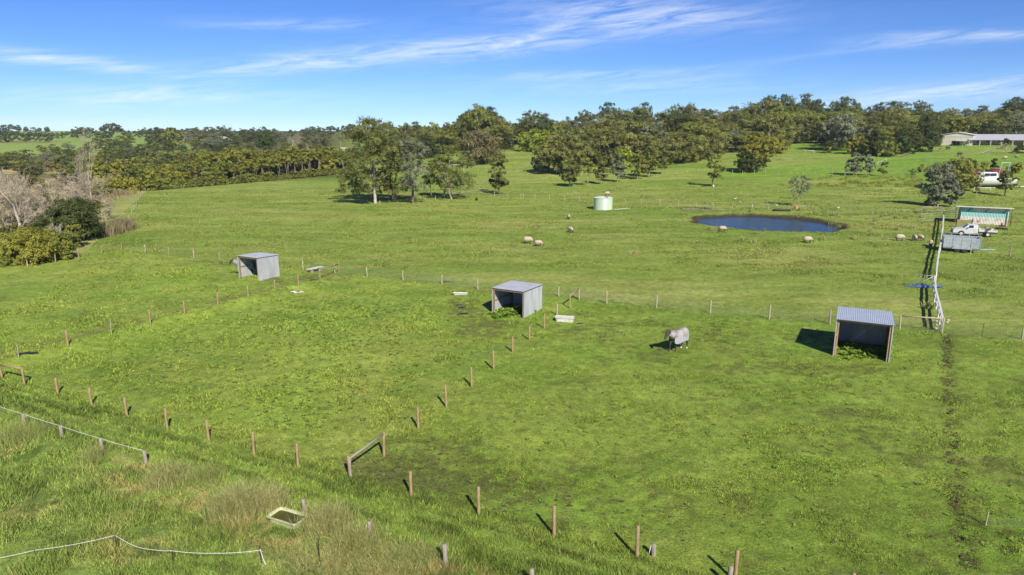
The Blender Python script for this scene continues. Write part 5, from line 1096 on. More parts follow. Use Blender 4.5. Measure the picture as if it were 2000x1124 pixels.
# ---------------------------------------------------------------- corrugated sheets and shelters
def sheet(A, B, C_, D, pitch=.14, amp=.016, thick=.006, nv=2):
    """corrugated sheet; ridges run from edge AB to edge DC; A,B,C_,D Vectors"""
    mb = MB(); A, B, C_, D = map(Vector, (A, B, C_, D)); nrm = (B - A).cross(D - A).normalized(); L = (B - A).length; n = max(8, int(L / pitch * 8))
    V = []
    for s in (0, 1):
        for j in range(nv):
            t = j / (nv - 1)
            for i in range(n + 1):
                q = i / n; p = (A + (B - A) * q) * (1 - t) + (D + (C_ - D) * q) * t; w = math.sin(2 * math.pi * q * L / pitch)
                V.append(p + nrm * (amp * w + (thick if s else 0)))
    Fc = []; m = n + 1
    for s in (0, 1):
        b = s * m * nv
        for j in range(nv - 1):
            for i in range(n):
                f = (b + j * m + i, b + j * m + i + 1, b + (j + 1) * m + i + 1, b + (j + 1) * m + i); Fc.append(f[::-1] if not s else f)
    for i in range(n):
        Fc.append((i, i + 1, m * nv + i + 1, m * nv + i)); e = m * (nv - 1); Fc.append((e + i + 1, e + i, m * nv + e + i, m * nv + e + i + 1))
    mb.add(V, Fc); return mb
M_ROOFB = plain('new_corrugated_roof', (.50, .54, .60), (.42, .46, .53), 1.5, .45, .3, bump=.05)
M_ZINC = plain('weathered_zinc', (.47, .48, .49), (.34, .35, .36), 1.3, .5, .22, stretch=(1.5, 1.5, .35), bump=.08)
M_ZINCR = plain('stained_zinc_roof', (.50, .52, .55), (.40, .41, .43), 1.1, .42, .3, bump=.05)
M_INNER = plain('dull_zinc', (.36, .38, .39), (.24, .25, .25), 2, .6, .2)
M_BEAM = plain('shelter_timber', (.34, .22, .13), (.20, .13, .08), 6, .85, stretch=(3, 3, .5))
M_BEAMO = plain('shelter_timber_light', (.46, .27, .11), (.32, .19, .09), 6, .85, stretch=(3, 3, .5))
def shelter(label, FL, FR, depth, hf, hb, over, roofm, wallm, beam, pitch=.14, back_skew=0):
    a = pix(*FL); b = pix(*FR); d = b - a; w = math.hypot(d.x, d.y); rz = math.atan2(d.y, d.x)
    base = Vector((a.x, a.y, min(a.z, b.z) - .02)); root = thing('horse_shelter', label, 'shelter', base, rz)
    D = depth; pr = .06
    def panel(nm, A, B, Cc, Dd, **k): k.setdefault('amp', .010); return sheet(A, B, Cc, Dd, pitch, **k).build(nm, wallm, root, False)
    panel('side_wall', (0, 0, 0), (0, D, 0), (0, D, hb), (0, 0, hf))
    panel('side_wall', (w, D, 0), (w, 0, 0), (w, 0, hf), (w, D, hb))
    panel('back_wall', (0, D, 0), (w, D, 0), (w, D, hb), (0, D, hb))
    sheet((-.08, -over, hf + .10), (w + .08, -over, hf + .10), (w + .08, D + .12, hb + .09), (-.08, D + .12, hb + .09), pitch, amp=.010).build('roof', roofm, root)
    for (x, y, h) in ((.10, .08, hf), (w - .10, .08, hf), (.10, D - .1, hb), (w - .10, D - .1, hb)):
        mb = MB(); mb.box((x, y, h / 2 - .1), (.10, .10, h + .2)); mb.build('post', beam, root)
    mb = MB(); mb.box((w / 2, .02, hf + .0), (w + .04, .05, .14)); mb.build('beam', beam, root)
    mb = MB(); mb.box((w / 2, D - .045, hb * .66), (w - .3, .05, .10)); mb.build('beam', beam, root)
    for x in (.045, w - .045): mb = MB(); mb.box((x, D / 2, hf * .52), (.05, D - .3, .09)); mb.build('beam', beam, root)
    # flashing on the near edge of each wall
    for x in (-.02, w + .02): mb = MB(); mb.box((x, -.025, hf / 2 - .02), (.07, .02, hf)); mb.build('corner_flashing', wallm, root)
    return root
shelter('tin horse shelter with new blue-grey corrugated roof, right paddock', (1628, 695), (1735, 708), 4.1, 2.55, 2.42, .22, M_ROOFB, M_INNER if False else M_ZINC, M_BEAMO, .115)
shelter('weathered tin horse shelter in the middle with weeds inside', (962.5, 612), (1023, 622), 3.3, 2.18, 2.14, .1, M_ZINCR, M_ZINC, M_BEAM, .12)
shelter('left tin horse shelter with bright side wall and a horse behind', (468, 543), (505.5, 549), 2.75, 2.28, 2.18, .1, M_ZINCR, M_ZINC, M_BEAM, .12)

# ---------------------------------------------------------------- troughs, planks, tank
def rot_between(A, B): d = B - A; return math.atan2(d.y, d.x), math.hypot(d.x, d.y)
M_CONC = plain('cream_fibreglass', (.68, .67, .58), (.45, .44, .34), 5, .6)
def tub(name, label, A, B, wdt, h, mat, inner, cat='trough', water=None, rim=.07, lipz=0):
    A = pix(*A); B = pix(*B); a, L = rot_between(A, B); root = thing(name, label, cat, A, a); mb = MB()
    def ring(x0, y0, x1, y1, z, n=5, r=.12):
        P = []
        for cx, cy, s in ((x1 - r, y1 - r, 0), (x0 + r, y1 - r, 1), (x0 + r, y0 + r, 2), (x1 - r, y0 + r, 3)):
            for k in range(n): t = math.pi / 2 * (s + k / (n - 1)); P.append(Vector((cx + r * math.cos(t), cy + r * math.sin(t), z)))
        return P
    t = .10
    mb.loft([ring(t, t, L - t, wdt - t, -.05), ring(t * .6, t * .6, L - t * .6, wdt - t * .6, h - .06), ring(0, 0, L, wdt, h - .05), ring(0, 0, L, wdt, h), ring(rim, rim, L - rim, wdt - rim, h), ring(rim + .03, rim + .03, L - rim - .03, wdt - rim - .03, h - .05), ring(t + .1, t + .1, L - t - .1, wdt - t - .1, .08)], cap=True)
    mb.build('basin', mat, root, False)
    m2 = MB(); q = ring(rim + .055, rim + .055, L - rim - .055, wdt - rim - .055, h * (water or .5)); m2.add(q, [tuple(range(len(q)))]); m2.build('water', inner, root)
    return root
M_GREENW = plain('green_trough_water', (.09, .085, .012), (.05, .05, .01), 3, .35, 0, spec=.3, bump=0)
M_CREAM = plain('cream_enamel', (.52, .53, .30), (.36, .36, .19), 6, .35)
tub('water_trough', 'cream box trough at the right of the middle shelter', (1083, 629), (1121, 631), .75, .36, M_CONC, M_CONC, water=.96)
tub('bathtub', 'old cream bathtub trough full of green water among dry bushes', (519, 1021), (577, 1039), .82, .27, M_CREAM, M_GREENW, 'bathtub', water=.72, rim=.055)
tub('water_trough', 'narrow white trough lying left of the middle shelter', (884, 577), (914, 577), .35, .22, M_WHITE, M_CONC, water=.8)
p = pix(604, 534); q = pix(632, 529); a, L = rot_between(p, q); r = thing('feed_table', 'white plank laid on blocks right of the left shelter', 'plank', p, a); mb = MB(); mb.box((L / 2, .25, .38), (L, .55, .05)); mb.build('plank', M_WHITE, r)
for x in (.45, L - .3): mb = MB(); mb.box((x, .25, .16), (.3, .4, .38)); mb.build('block', M_POSTG, r)

def tank():
    c = pix(1180, 411); c = ground(c.x, c.y + 1.8); root = thing('water_tank', 'round pale green rainwater tank with domed lid in the mid field', 'tank', c)
    m = newmat('tank_green'); B = NB(m); co = B.n('ShaderNodeTexCoord'); se = B.n('ShaderNodeSeparateXYZ'); B.l(co.outputs['Object'], se.inputs[0])
    mt = B.n('ShaderNodeMath', operation='MULTIPLY_ADD'); B.l(se.outputs[2], mt.inputs[0]); mt.inputs[1].default_value = .42; 
    ab = B.n('ShaderNodeMath', operation='ABSOLUTE'); B.l(se.outputs[0], ab.inputs[0]); sb = B.n('ShaderNodeMath', operation='SUBTRACT'); B.l(ab.outputs[0], sb.inputs[0]); sb.inputs[1].default_value = 1.05
    nz = B.noise(1.2, 3, .5); ad = B.n('ShaderNodeMath', operation='ADD'); B.l(sb.outputs[0], ad.inputs[0]); sc = B.n('ShaderNodeMath', operation='MULTIPLY'); B.l(se.outputs[2], sc.inputs[0]); sc.inputs[1].default_value = -.22; B.l(sc.outputs[0], ad.inputs[1])
    ad2 = B.n('ShaderNodeMath', operation='ABSOLUTE'); B.l(ad.outputs[0], ad2.inputs[0])
    ad3 = B.n('ShaderNodeMath', operation='MULTIPLY_ADD'); B.l(nz, ad3.inputs[0]); ad3.inputs[1].default_value = .3; B.l(ad2.outputs[0], ad3.inputs[2])
    colr = B.ramp(ad3.outputs[0], [(.20, (.62, .66, .28)), (.36, (.50, .60, .47))]); B.bsdf(colr, .28, .15, .5)
    R_ = 1.78; H_ = 2.15; mb = MB(); n = 56; rings = []
    nz_ = 90
    for i in range(nz_ + 1):
        z = -.1 + (H_ + .1) * i / nz_; rr = R_ + .012 * math.sin(z * 2 * math.pi / .12); rings.append([Vector((rr * math.cos(2 * math.pi * k / n), rr * math.sin(2 * math.pi * k / n), z)) for k in range(n)])
    mb.loft(rings, cap=True); mb.build('tank_wall', m, root, True)
    mb = MB(); rings = []
    for (rr, z) in ((R_ + .07, H_ - .03), (R_ + .07, H_ + .03), (R_ * .8, H_ + .13), (R_ * .45, H_ + .24), (.25, H_ + .30), (.05, H_ + .31)): rings.append([Vector((rr * math.cos(2 * math.pi * k / n), rr * math.sin(2 * math.pi * k / n), z)) for k in range(n)])
    mb.loft(rings); mb.build('lid', plain('tank_lid_green', (.55, .66, .50), (.46, .56, .42), 2, .45), root, False)
    mb = MB()
    for k in range(4): t = -1.2 + k * .17; mb.tube([(.1 + .2 * k, -.2, H_ + .33), (math.cos(t) * 1.2 * .9, math.sin(t) * 1.45, H_ + .17)], .02, 5)
    mb.box((.5, -1.25, H_ + .16), (.25, .2, .08)); mb.build('inlet_fitting', M_STEEL, root)
tank()
cc = pix(1198, 410); mb = MB(); mb.tube([(0, 0, .05), (1.0, .3, .06), (2.2, 1.3, .05), (3.4, 2.0, .06)], .05, 6); tag(mb.build('outlet_pipe', M_WHITE, None, True, cc), 'white pipe lying on the grass right of the green tank', 'pipe')

# timber heap, black pipe, drum, bits
def heap(name, label, u, v, n, L, mats, cat, spread=(2.5, .6), hh=.5):
    c = pix(u, v); root = thing(name, label, cat, c)
    for i in range(n):
        mb = MB(); l = L * rng.uniform(.5, 1.1); mb.box((0, 0, 0), (l, .14, .06)); o = mb.build('timber', mats[i % len(mats)], root)
        o.location = (rng.normal() * spread[0] * .5, rng.normal() * spread[1] * .5, .05 + hh * rng.random() ** 1.5); o.rotation_euler = (rng.normal() * .1, rng.normal() * .07, rng.normal() * .45)
heap('timber_pile', 'pile of dark sticks and pale boards left of the pond', 1368, 410, 16, 3.0, [M_BARKD, M_POSTG, M_RUBBER], 'timber pile', (3.2, .6), .55)
heap('timber_pile', 'small heap of reddish boards near the pond bank', 1408, 411, 6, 1.6, [M_POSTG, M_POSTL], 'timber pile', (1.0, .4), .2)
for (u, v, L, lab) in [(1333, 409, 2.2, 'flat pale board left of the stick pile'), (1372, 411, 2.2, 'flat pale board under the stick pile')]:
    p = pix(u, v); mb = MB(); mb.box((L / 2, 0, .06), (L, .5, .06)); tag(mb.build('board', M_POSTL, None, False, p), lab, 'board')
p = pix(1509, 413); mb = MB(); mb.tube([(0, 0, .2), (1.7, -.12, .2), (3.2, -.3, .2)], .2, 12); tag(mb.build('culvert_pipe', M_RUBBER, None, True, p), 'fat black pipe lying behind the pond', 'pipe')
p = pix(1555, 408); r = thing('drum', 'orange drum round the foot of the sparse tree by the pond', 'drum', p); mb = MB(); n = 20
M_ORANGE = plain('faded_orange', (.62, .27, .10), (.45, .2, .09), 4, .6)
mb.loft([[Vector((rr * math.cos(6.2832 * k / n), rr * math.sin(6.2832 * k / n), z)) for k in range(n)] for rr, z in ((.27, -.05), (.33, .05), (.33, .3), (.36, .33), (.33, .36), (.33, .6), (.36, .63), (.33, .66), (.29, .66), (.29, .3))]); mb.build('drum_wall', M_ORANGE, r, False)
p = pix(1393, 366); mb = MB(); mb.loft([[Vector((rr * math.cos(6.2832 * k / 12), rr * math.sin(6.2832 * k / 12), z)) for k in range(12)] for rr, z in ((.22, -.05), (.22, .3), (.2, .6))]); tag(mb.build('trunk_guard', M_CONC, None, True, p), 'pale guard wrapped round the foot of the lone gum', 'guard')
c = pix(1304, 421); mb = MB(); mb.tube([(-1, 0, .05), (.4, .2, .2), (1.0, 0, .55), (1.3, .1, .1), (2.2, .2, .35), (2.8, .1, .05)], .03, 5); tag(mb.build('poly_pipe', M_RUBBER, None, True, c), 'black poly pipe curled on the grass left of the pond', 'pipe')
def puddle(label, u, v, a, b, rz=0, sd_=1, mat=M_MUDW, lift=.02):
    c = pix(u, v); mb = MB(); rg = random.Random(sd_); n = 40; V = []
    ph = [rg.uniform(0, 6) for _ in range(3)]
    for k in range(n):
        t = 6.2832 * k / n; rr = 1 + .25 * math.sin(2 * t + ph[0]) + .18 * math.sin(5 * t + ph[1]) + .1 * math.sin(9 * t + ph[2]); x = a * rr * math.cos(t); y = b * rr * math.sin(t); X_ = x * math.cos(rz) - y * math.sin(rz); Y_ = x * math.sin(rz) + y * math.cos(rz)
        V.append((X_, Y_, float(hgt(c.x + X_, c.y + Y_)) - c.z + lift))
    mb.add(V, [tuple(range(n))]); o = mb.build('puddle', mat, None, False, c); o['kind'] = 'structure'; return o
M_SKYPUDDLE = plain('blue_puddle', (.10, .17, .42), (.06, .11, .30), 3, .25, 0, bump=.1)  # puddle colour: the blue of reflected sky is painted into the base
for (u, v, a, b, rz, s) in [(902, 602, .35, .12, 0, 2), (905, 614, .4, .15, .2, 3), (897, 597, .25, .1, 0, 4), (872, 551, .5, .12, 0, 5), (1132, 634, .3, .1, 0, 6), (52, 692, .5, .18, .5, 7), (612, 548, .4, .1, .5, 8)]: puddle('', u, v, a, b, rz, s, lift=.09)
c = pix(1803, 561); mb = MB(); V = []; n = 48
for k in range(n):
    t = 6.2832 * k / n; rr = 1 + .12 * math.sin(3 * t + 1) + .08 * math.sin(7 * t); V.append((1.75 * rr * math.cos(t), .52 * rr * math.sin(t) - .12 * math.cos(t), .07 + .03 * math.sin(5 * t)))
V = [(x, y, z + .04) for (x, y, z) in V]; mb.add(V + [(x, y, z - .03) for x, y, z in V], [tuple(range(n)), tuple(range(2 * n - 1, n - 1, -1))] + [(k, (k + 1) % n, n + (k + 1) % n, n + k)[::-1] for k in range(n)])
tag(mb.build('sky_puddle', M_SKYPUDDLE, None, False, c), 'flat puddle with sky blue painted on, under the open metal gate', 'sky_puddle')  # a puddle, built as a thin sheet with its sky reflection painted blue
for i, (u, v) in enumerate([(1829, 629), (1829, 636), (1828, 643), (1831, 624), (1843, 629), (1852, 627), (1850, 631)]):
    p = pix(u, v); mb = MB(); s = .09; mb.add([Vector((rng.uniform(.6, 1.2) * s * math.cos(t), rng.uniform(.6, 1.2) * s * math.sin(t), z)) for z in (0, .07) for t in np.linspace(0, 5.4, 7)], [tuple(range(6, -1, -1)), tuple(range(7, 14))] + [(k, (k + 1) % 7, 7 + (k + 1) % 7, 7 + k) for k in range(7)])
    o = mb.build('paint_chip', M_WHITE, None, False, p + Vector((0, 0, .04))); tag(o, 'small white lump in the grass at the foot of the white fence', 'rubble', 'white lumps at the end of the white fence')
heap('rubble_pile', 'small pale rubble heap in the left paddock grass', 583, 571, 7, .5, [M_CONC, M_POSTG], 'rubble', (.9, .4), .12)
heap('brush_pile', 'heap of cut grey branches along the fence right of the white-limbed gum', 938, 379, 22, 2.4, [M_BARK, M_POSTG, M_BARK], 'brush pile', (7.0, .9), .8)
heap('brush_pile', 'grey brushwood heaped against the rusty rail fence', 1805, 414, 22, 1.6, [M_BARK, M_POSTG, M_BARKD], 'brush pile', (4.2, .9), .9)
heap('brush_pile', 'low brown brush heap in the meadow right of the wattle', 1530, 313, 10, 3, [M_BARKD, M_BARK], 'brush pile', (3.4, 1), .5)
heap('dirt_heap', 'low heap of soil and sticks in the far meadow', 622, 305, 8, 3, [M_POSTL, M_BARK], 'heap', (3.4, 1), .6)

# ---------------------------------------------------------------- corrugated shed, vehicles
def shed():
    a = pix(1874, 436); b = pix(1967, 442); d = b - a; L = math.hypot(d.x, d.y); rz = math.atan2(d.y, d.x)
    root = thing('farm_shed', 'white and teal corrugated shed with low-pitched tin roof', 'shed', a, rz); Hh = z_at(b.y, 407) - b.z - .2; D = 4.2
    m = newmat('striped_iron'); B = NB(m); co = B.n('ShaderNodeTexCoord'); se = B.n('ShaderNodeSeparateXYZ'); B.l(co.outputs['Object'], se.inputs[0])
    wv = B.n('ShaderNodeMath', operation='FRACT'); mu = B.n('ShaderNodeMath', operation='MULTIPLY'); B.l(se.outputs[0], mu.inputs[0]); mu.inputs[1].default_value = 1.75; B.l(mu.outputs[0], wv.inputs[0])
    zz = B.n('ShaderNodeMath', operation='MULTIPLY'); B.l(se.outputs[2], zz.inputs[0]); zz.inputs[1].default_value = 1 / 3.2
    rust = B.noise(1.3, 5, .65); low = B.ramp(zz.outputs[0], [(0, 1.0), (.35, .25), (.5, 0)])
    band = B.ramp(zz.outputs[0], [(.36, 0), (.37, 1), (.62, 1), (.63, 0)]); topb = B.ramp(zz.outputs[0], [(.62, 0), (.63, 1)])
    xs = B.ramp(wv.outputs[0], [(.0, (.62, .60, .54)), (.49, (.60, .58, .52)), (.51, (.62, .60, .54))])
    teal = B.mix(B.noise(3, 3, .5), (.24, .50, .48), (.34, .58, .54))
    x1 = B.n('ShaderNodeMath', operation='LESS_THAN'); B.l(se.outputs[0], x1.inputs[0]); x1.inputs[1].default_value = 1.7
    tm = B.mix(1.0, topb, x1.outputs[0], 'MULTIPLY'); msk = B.mix(1.0, band, tm, 'ADD')
    c = B.mix(msk, xs, teal); rm = B.mix(1, B.ramp(rust, [(.50, 0), (.60, 1)]), low, 'MULTIPLY'); c = B.mix(rm, c, (.28, .11, .05)); B.bsdf(c, .6, .1, .3)
    V3 = lambda *q: Vector(q)
    sheet(V3(0, 0, 0), V3(L, 0, 0), V3(L, 0, Hh), V3(0, 0, Hh), .2, .025).build('front_wall', m, root)
    sheet(V3(L, 0, 0), V3(L, D, 0), V3(L, D, Hh - .5), V3(L, 0, Hh), .2, .025).build('side_wall', plain('rusty_white_iron', (.56, .52, .46), (.42, .36, .29), 1.2, .6), root)
    sheet(V3(0, D, 0), V3(0, 0, 0), V3(0, 0, Hh), V3(0, D, Hh - .5), .2, .025).build('side_wall', plain('rusty_white_iron', (.6, .56, .5)), root)
    sheet(V3(L, D, 0), V3(0, D, 0), V3(0, D, Hh - .5), V3(L, D, Hh - .5), .2, .025).build('back_wall', plain('rusty_white_iron', (.6, .56, .5)), root)
    sheet(V3(-.9, -.65, Hh + .12), V3(L + .5, -.65, Hh + .12), V3(L + .5, D + .3, Hh - .42), V3(-.9, D + .3, Hh - .42), .2, .025, thick=.02).build('roof', plain('bare_tin_roof', (.62, .62, .62), (.50, .50, .50), 1, .4, .3), root)
    for x in (-.7, L + .3): mb = MB(); mb.tube([(x, -.5, -.1), (x, -.5, Hh + .06)], .07, 7); mb.build('post', M_BARKD, root)
    for x in (.9, L * .5, L - .8): mb = MB(); mb.tube([(x, -.06, Hh - .7), (x + .5, -.55, Hh + .02)], .05, 5); mb.build('bracket', M_STEEL, root)
    mb = MB(); mb.box((L / 2 - .2, -.69, Hh + .12), (L + 1.3, .05, .16)); mb.build('fascia', M_WHITE, root)
shed()
p = pix(1867, 444); mb = MB(); a = rot_between(pix(1867, 444), pix(1897, 446))[0]; L = rot_between(pix(1867, 444), pix(1897, 446))[1]
r = thing('steel_panel', 'mustard yellow steel panel standing behind the white ute bonnet', 'panel', p, a); mb.box((L / 2, 0, .62), (L, .07, 1.2)); mb.build('panel', plain('mustard_paint', (.34, .33, .10), (.26, .24, .09), 2, .6), r)
for x in (.0, L): mb = MB(); mb.box((x, .0, .7), (.09, .12, 1.5)); mb.build('upright', M_STEEL, r)

def wheel(root, x, y, r, w, mat_rim, name='wheel'):
    mb = MB(); n = 24
    prof = [(r * .55, -w / 2), (r * .92, -w / 2), (r, -w * .32), (r, w * .32), (r * .92, w / 2), (r * .55, w / 2)]
    ty = mb; ty.loft([[Vector((rr * math.cos(6.2832 * k / n), yy, rr * math.sin(6.2832 * k / n))) for k in range(n)] for rr, yy in prof], cap=False); o = ty.build(name, M_RUBBER, root, True, (x, y, r))
    m2 = MB(); m2.loft([[Vector((rr * math.cos(6.2832 * k / n), yy, rr * math.sin(6.2832 * k / n))) for k in range(n)] for rr, yy in ((r * .56, -w * .46), (r * .5, -w * .3), (r * .2, -w * .36), (.02, -w * .36))], cap=True); m2.build('rim', mat_rim, o, False)
    m3 = MB(); m3.loft([[Vector((rr * math.cos(6.2832 * k / n), yy, rr * math.sin(6.2832 * k / n))) for k in range(n)] for rr, yy in ((r * .56, w * .46), (r * .5, w * .3), (.02, w * .36))], cap=True); m3.build('rim', mat_rim, o, False)
    return o
def slab(mb, prof, y0, y1, inset=0, mi=0):
    """extrude a side profile (x,z) from y0 to y1 with softened edges"""
    cx = sum(p[0] for p in prof) / len(prof); cz = sum(p[1] for p in prof) / len(prof); e = .05
    def ring(y, k): return [Vector((cx + (x - cx) * (1 - k), y, cz + (z - cz) * (1 - k))) for x, z in prof]
    mb.loft([ring(y0, e * .6), ring(y0 + .05, 0), ring(y1 - .05, 0), ring(y1, e * .6)], mi=mi)
def ute():
    a = pix(1861, 460.5); b = pix(1945, 460.5); L = math.hypot(b.x - a.x, b.y - a.y); S = 1.04; root = thing('ute', 'white single-cab ute with drop-side tray behind the livestock trailer', 'ute', ground(a.x, a.y + .2), R(-25))
    root.scale = (S, S, S); car = plain('ute_white_paint', (.58, .58, .57), (.52, .52, .50), 2, .25, 0, spec=.5, bump=0)
    mb = MB(); W = 1.72
    slab(mb, [(.05, .42), (.02, .62), (.08, .86), (.35, .98), (1.25, 1.06), (1.5, 1.1), (2.95, 1.1), (2.98, .45), (2.0, .38), (1.5, .38), (1.35, .62), (1.05, .76), (.75, .62), (.62, .40)], 0, W)
    mb.build('body', car, root)
    m2 = MB(); 
    def rg(x0, x1, z, i): return [Vector((x0, i, z)), Vector((x1, i, z)), Vector((x1, W - i, z)), Vector((x0, W - i, z))]
    m2.loft([rg(1.32, 2.98, 1.09, .04), rg(1.80, 2.93, 1.56, .16), rg(1.95, 2.85, 1.60, .24)]); m2.build('cab', car, root)
    g = MB()
    def quad(P): g.add(P, [(0, 1, 2, 3)])
    quad([(1.80, .055, 1.14), (2.42, .055, 1.14), (2.42, .148, 1.50), (2.05 - .12, .148, 1.50)]); quad([(1.37, .16, 1.135), (1.37, W - .16, 1.135), (1.79, W - .24, 1.535), (1.79, .24, 1.535)])
    quad([(2.42, W - .055, 1.14), (1.80, W - .055, 1.14), (1.93, W - .148, 1.50), (2.42, W - .148, 1.50)]); quad([(2.982, .3, 1.16), (2.982, W - .3, 1.16), (2.95, W - .35, 1.48), (2.95, .35, 1.48)])
    g.v = [v * (1, 1, 1) + (0, 0, 0) for v in g.v]; o = g.build('windows', M_GLASS, root); o.scale = (1.0, 1.012, 1.0); o.location = (-.012, -.010, .004)
    for y in (.12, W - .42): mb = MB(); mb.box((.03, y + .15, .76), (.06, .3, .16)); mb.build('headlight', M_GLASS, root)
    mb = MB(); mb.box((.02, W / 2, .5), (.12, W * .98, .2)); mb.build('bumper', M_STEEL, root)
    mb = MB(); mb.box((2.5, -.012, .78), (.14, .02, .04)); mb.build('door_handle', M_STEEL, root)
    mb = MB(); mb.box((1.72, -.10, 1.16), (.10, .16, .14)); mb.build('mirror', M_STEEL, root)
    mb = MB(); mb.box((4.1, W / 2, .72), (2.15, W * 1.04, .06)); mb.box((3.06, W / 2, .95), (.04, W * 1.04, .5)); mb.box((5.16, W / 2, .86), (.04, W * 1.04, .26)); mb.box((4.1, -.03, .86), (2.08, .03, .26)); mb.box((4.1, W + .03, .86), (2.08, .03, .26)); mb.build('tray', M_WHITE, root)
    mb = MB(); mb.tube([(3.1, .1, 1.2), (3.1, .1, 1.55), (3.1, W - .1, 1.55), (3.1, W - .1, 1.2)], .025, 6); mb.build('rack', M_GALV, root)
    mb = MB(); mb.box((4.0, W / 2, .56), (2.6, .8, .16)); mb.build('chassis', M_STEEL, root)
    for x in (1.05, 4.15):
        for y in (.10, W - .10): wheel(root, x, y, .34, .2, M_WHITE)
    r2 = thing('scrap_load', 'dark tools and scrap lying on the tray of the white ute', 'scrap', root.location + Matrix.Rotation(R(-25), 3, 'Z') @ Vector((3.9 * S, .8 * S, .75 * S)))
    for k in range(9): mb = MB(); mb.box((0, 0, 0), (rng.uniform(.2, .9), rng.uniform(.08, .3), rng.uniform(.06, .3))); q = mb.build('scrap_piece', [M_STEEL, M_GALV, M_RUST][k % 3], r2); q.location = (rng.normal() * .5, rng.normal() * .3, .12 + .2 * rng.random()); q.rotation_euler = tuple(rng.normal(size=3) * .5)
ute()
def trailer():
    a = pix(1842, 491.5); L = 3.9; c = ground(a.x, a.y + .1); root = thing('livestock_trailer', 'slatted grey metal livestock trailer beside the white fence', 'trailer', c, R(-25)); W = 2.0
    Ht = z_at(a.y, 458) - c.z - .35; z0 = .55
    mb = MB()
    n = 9
    for sgn, y in ((0, 0), (1, W)):
        for k in range(n): z = z0 + (Ht - z0) * (k + .5) / n; mb.box((L / 2, y, z), (L, .04, (Ht - z0) / n * .82))
    for x in (0, L):
        for k in range(n): z = z0 + (Ht - z0) * (k + .5) / n; mb.box((x, W / 2, z), (.04, W - .06, (Ht - z0) / n * .82))
    mb.build('slatted_sides', M_GALV, root)
    mb = MB()
    for x in np.linspace(0, L, 5):
        for y in (-.04, W + .04): mb.box((x, y, (z0 + Ht + .25) / 2), (.06, .05, Ht + .25 - z0))
    for y in (-.04, W + .04): mb.box((L / 2, y, Ht + .27), (L + .06, .06, .05))
    for x in (0, L): mb.box((x, W / 2, Ht + .27), (.05, W, .05))
    mb.build('frame', M_GALV, root)
    mb = MB(); mb.box((L / 2, W / 2, z0 - .06), (L, W, .12)); mb.build('floor_deck', plain('blue_grey_steel', (.16, .20, .27), (.12, .14, .18), 3, .6), root)
    mb = MB(); mb.loft([[Vector((x, y, z)) for x, z in ((L * .22, .45), (L * .30, .80), (L * .68, .80), (L * .76, .45))] for y in (-.30, -.02)]); mb.build('mudguard', M_GALV, root)
    for x in (L * .38, L * .58):
        for y in (-.12, W + .12): wheel(root, x, y, .34, .2, M_STEEL)
    mb = MB(); mb.tube([(L, .2, .45), (L + 1.3, W / 2, .42), (L, W - .2, .45)], .05, 6); mb.tube([(L + 1.2, W / 2, .42), (L + 1.75, W / 2, .45)], .05, 6); mb.tube([(L + 1.2, W / 2 - .1, .0), (L + 1.2, W / 2 - .1, .75)], .035, 6); mb.build('drawbar', M_GALV, root)
trailer()
# tyres by the shed
for i, (u, v, dz, t) in enumerate([(1951, 448, 0, 0), (1962, 449, 0, .1), (1957, 446, .22, -.1)]):
    p = pix(u, v); mb = MB(); n = 24; Vr = []
    for k in range(n):
        th = 6.2832 * k / n; Vr.append([Vector(((.34 + .12 * math.cos(q)) * math.cos(th), (.34 + .12 * math.cos(q)) * math.sin(th), .12 + .11 * math.sin(q))) for q in np.linspace(0, 5.6, 9)])
    Vr.append(Vr[0]); mb.loft(Vr, cap=False); o = mb.build('old_tyre', M_RUBBER, None, True, p + Vector((0, 0, dz))); o.rotation_euler = (t, 0, 0)
    tag(o, ['old black tyre lying left by the shed corner', 'old black tyre lying right by the shed corner', 'old black tyre stacked on two others by the shed'][i], 'tyre')
p = pix(1957, 447); mb = MB(); mb.loft([[Vector((r_ * math.cos(q), r_ * math.sin(q), z)) for q in np.linspace(0, 5.6, 9)] for r_, z in ((.14, 0), (.18, .1), (.18, .35), (.1, .45), (.05, .5))]); tag(mb.build('fuel_can', plain('red_plastic', (.65, .06, .03), (.5, .05, .03), 4, .4), None, True, p + Vector((-.1, 0, .45))), 'small red can sitting on the old tyres', 'can')

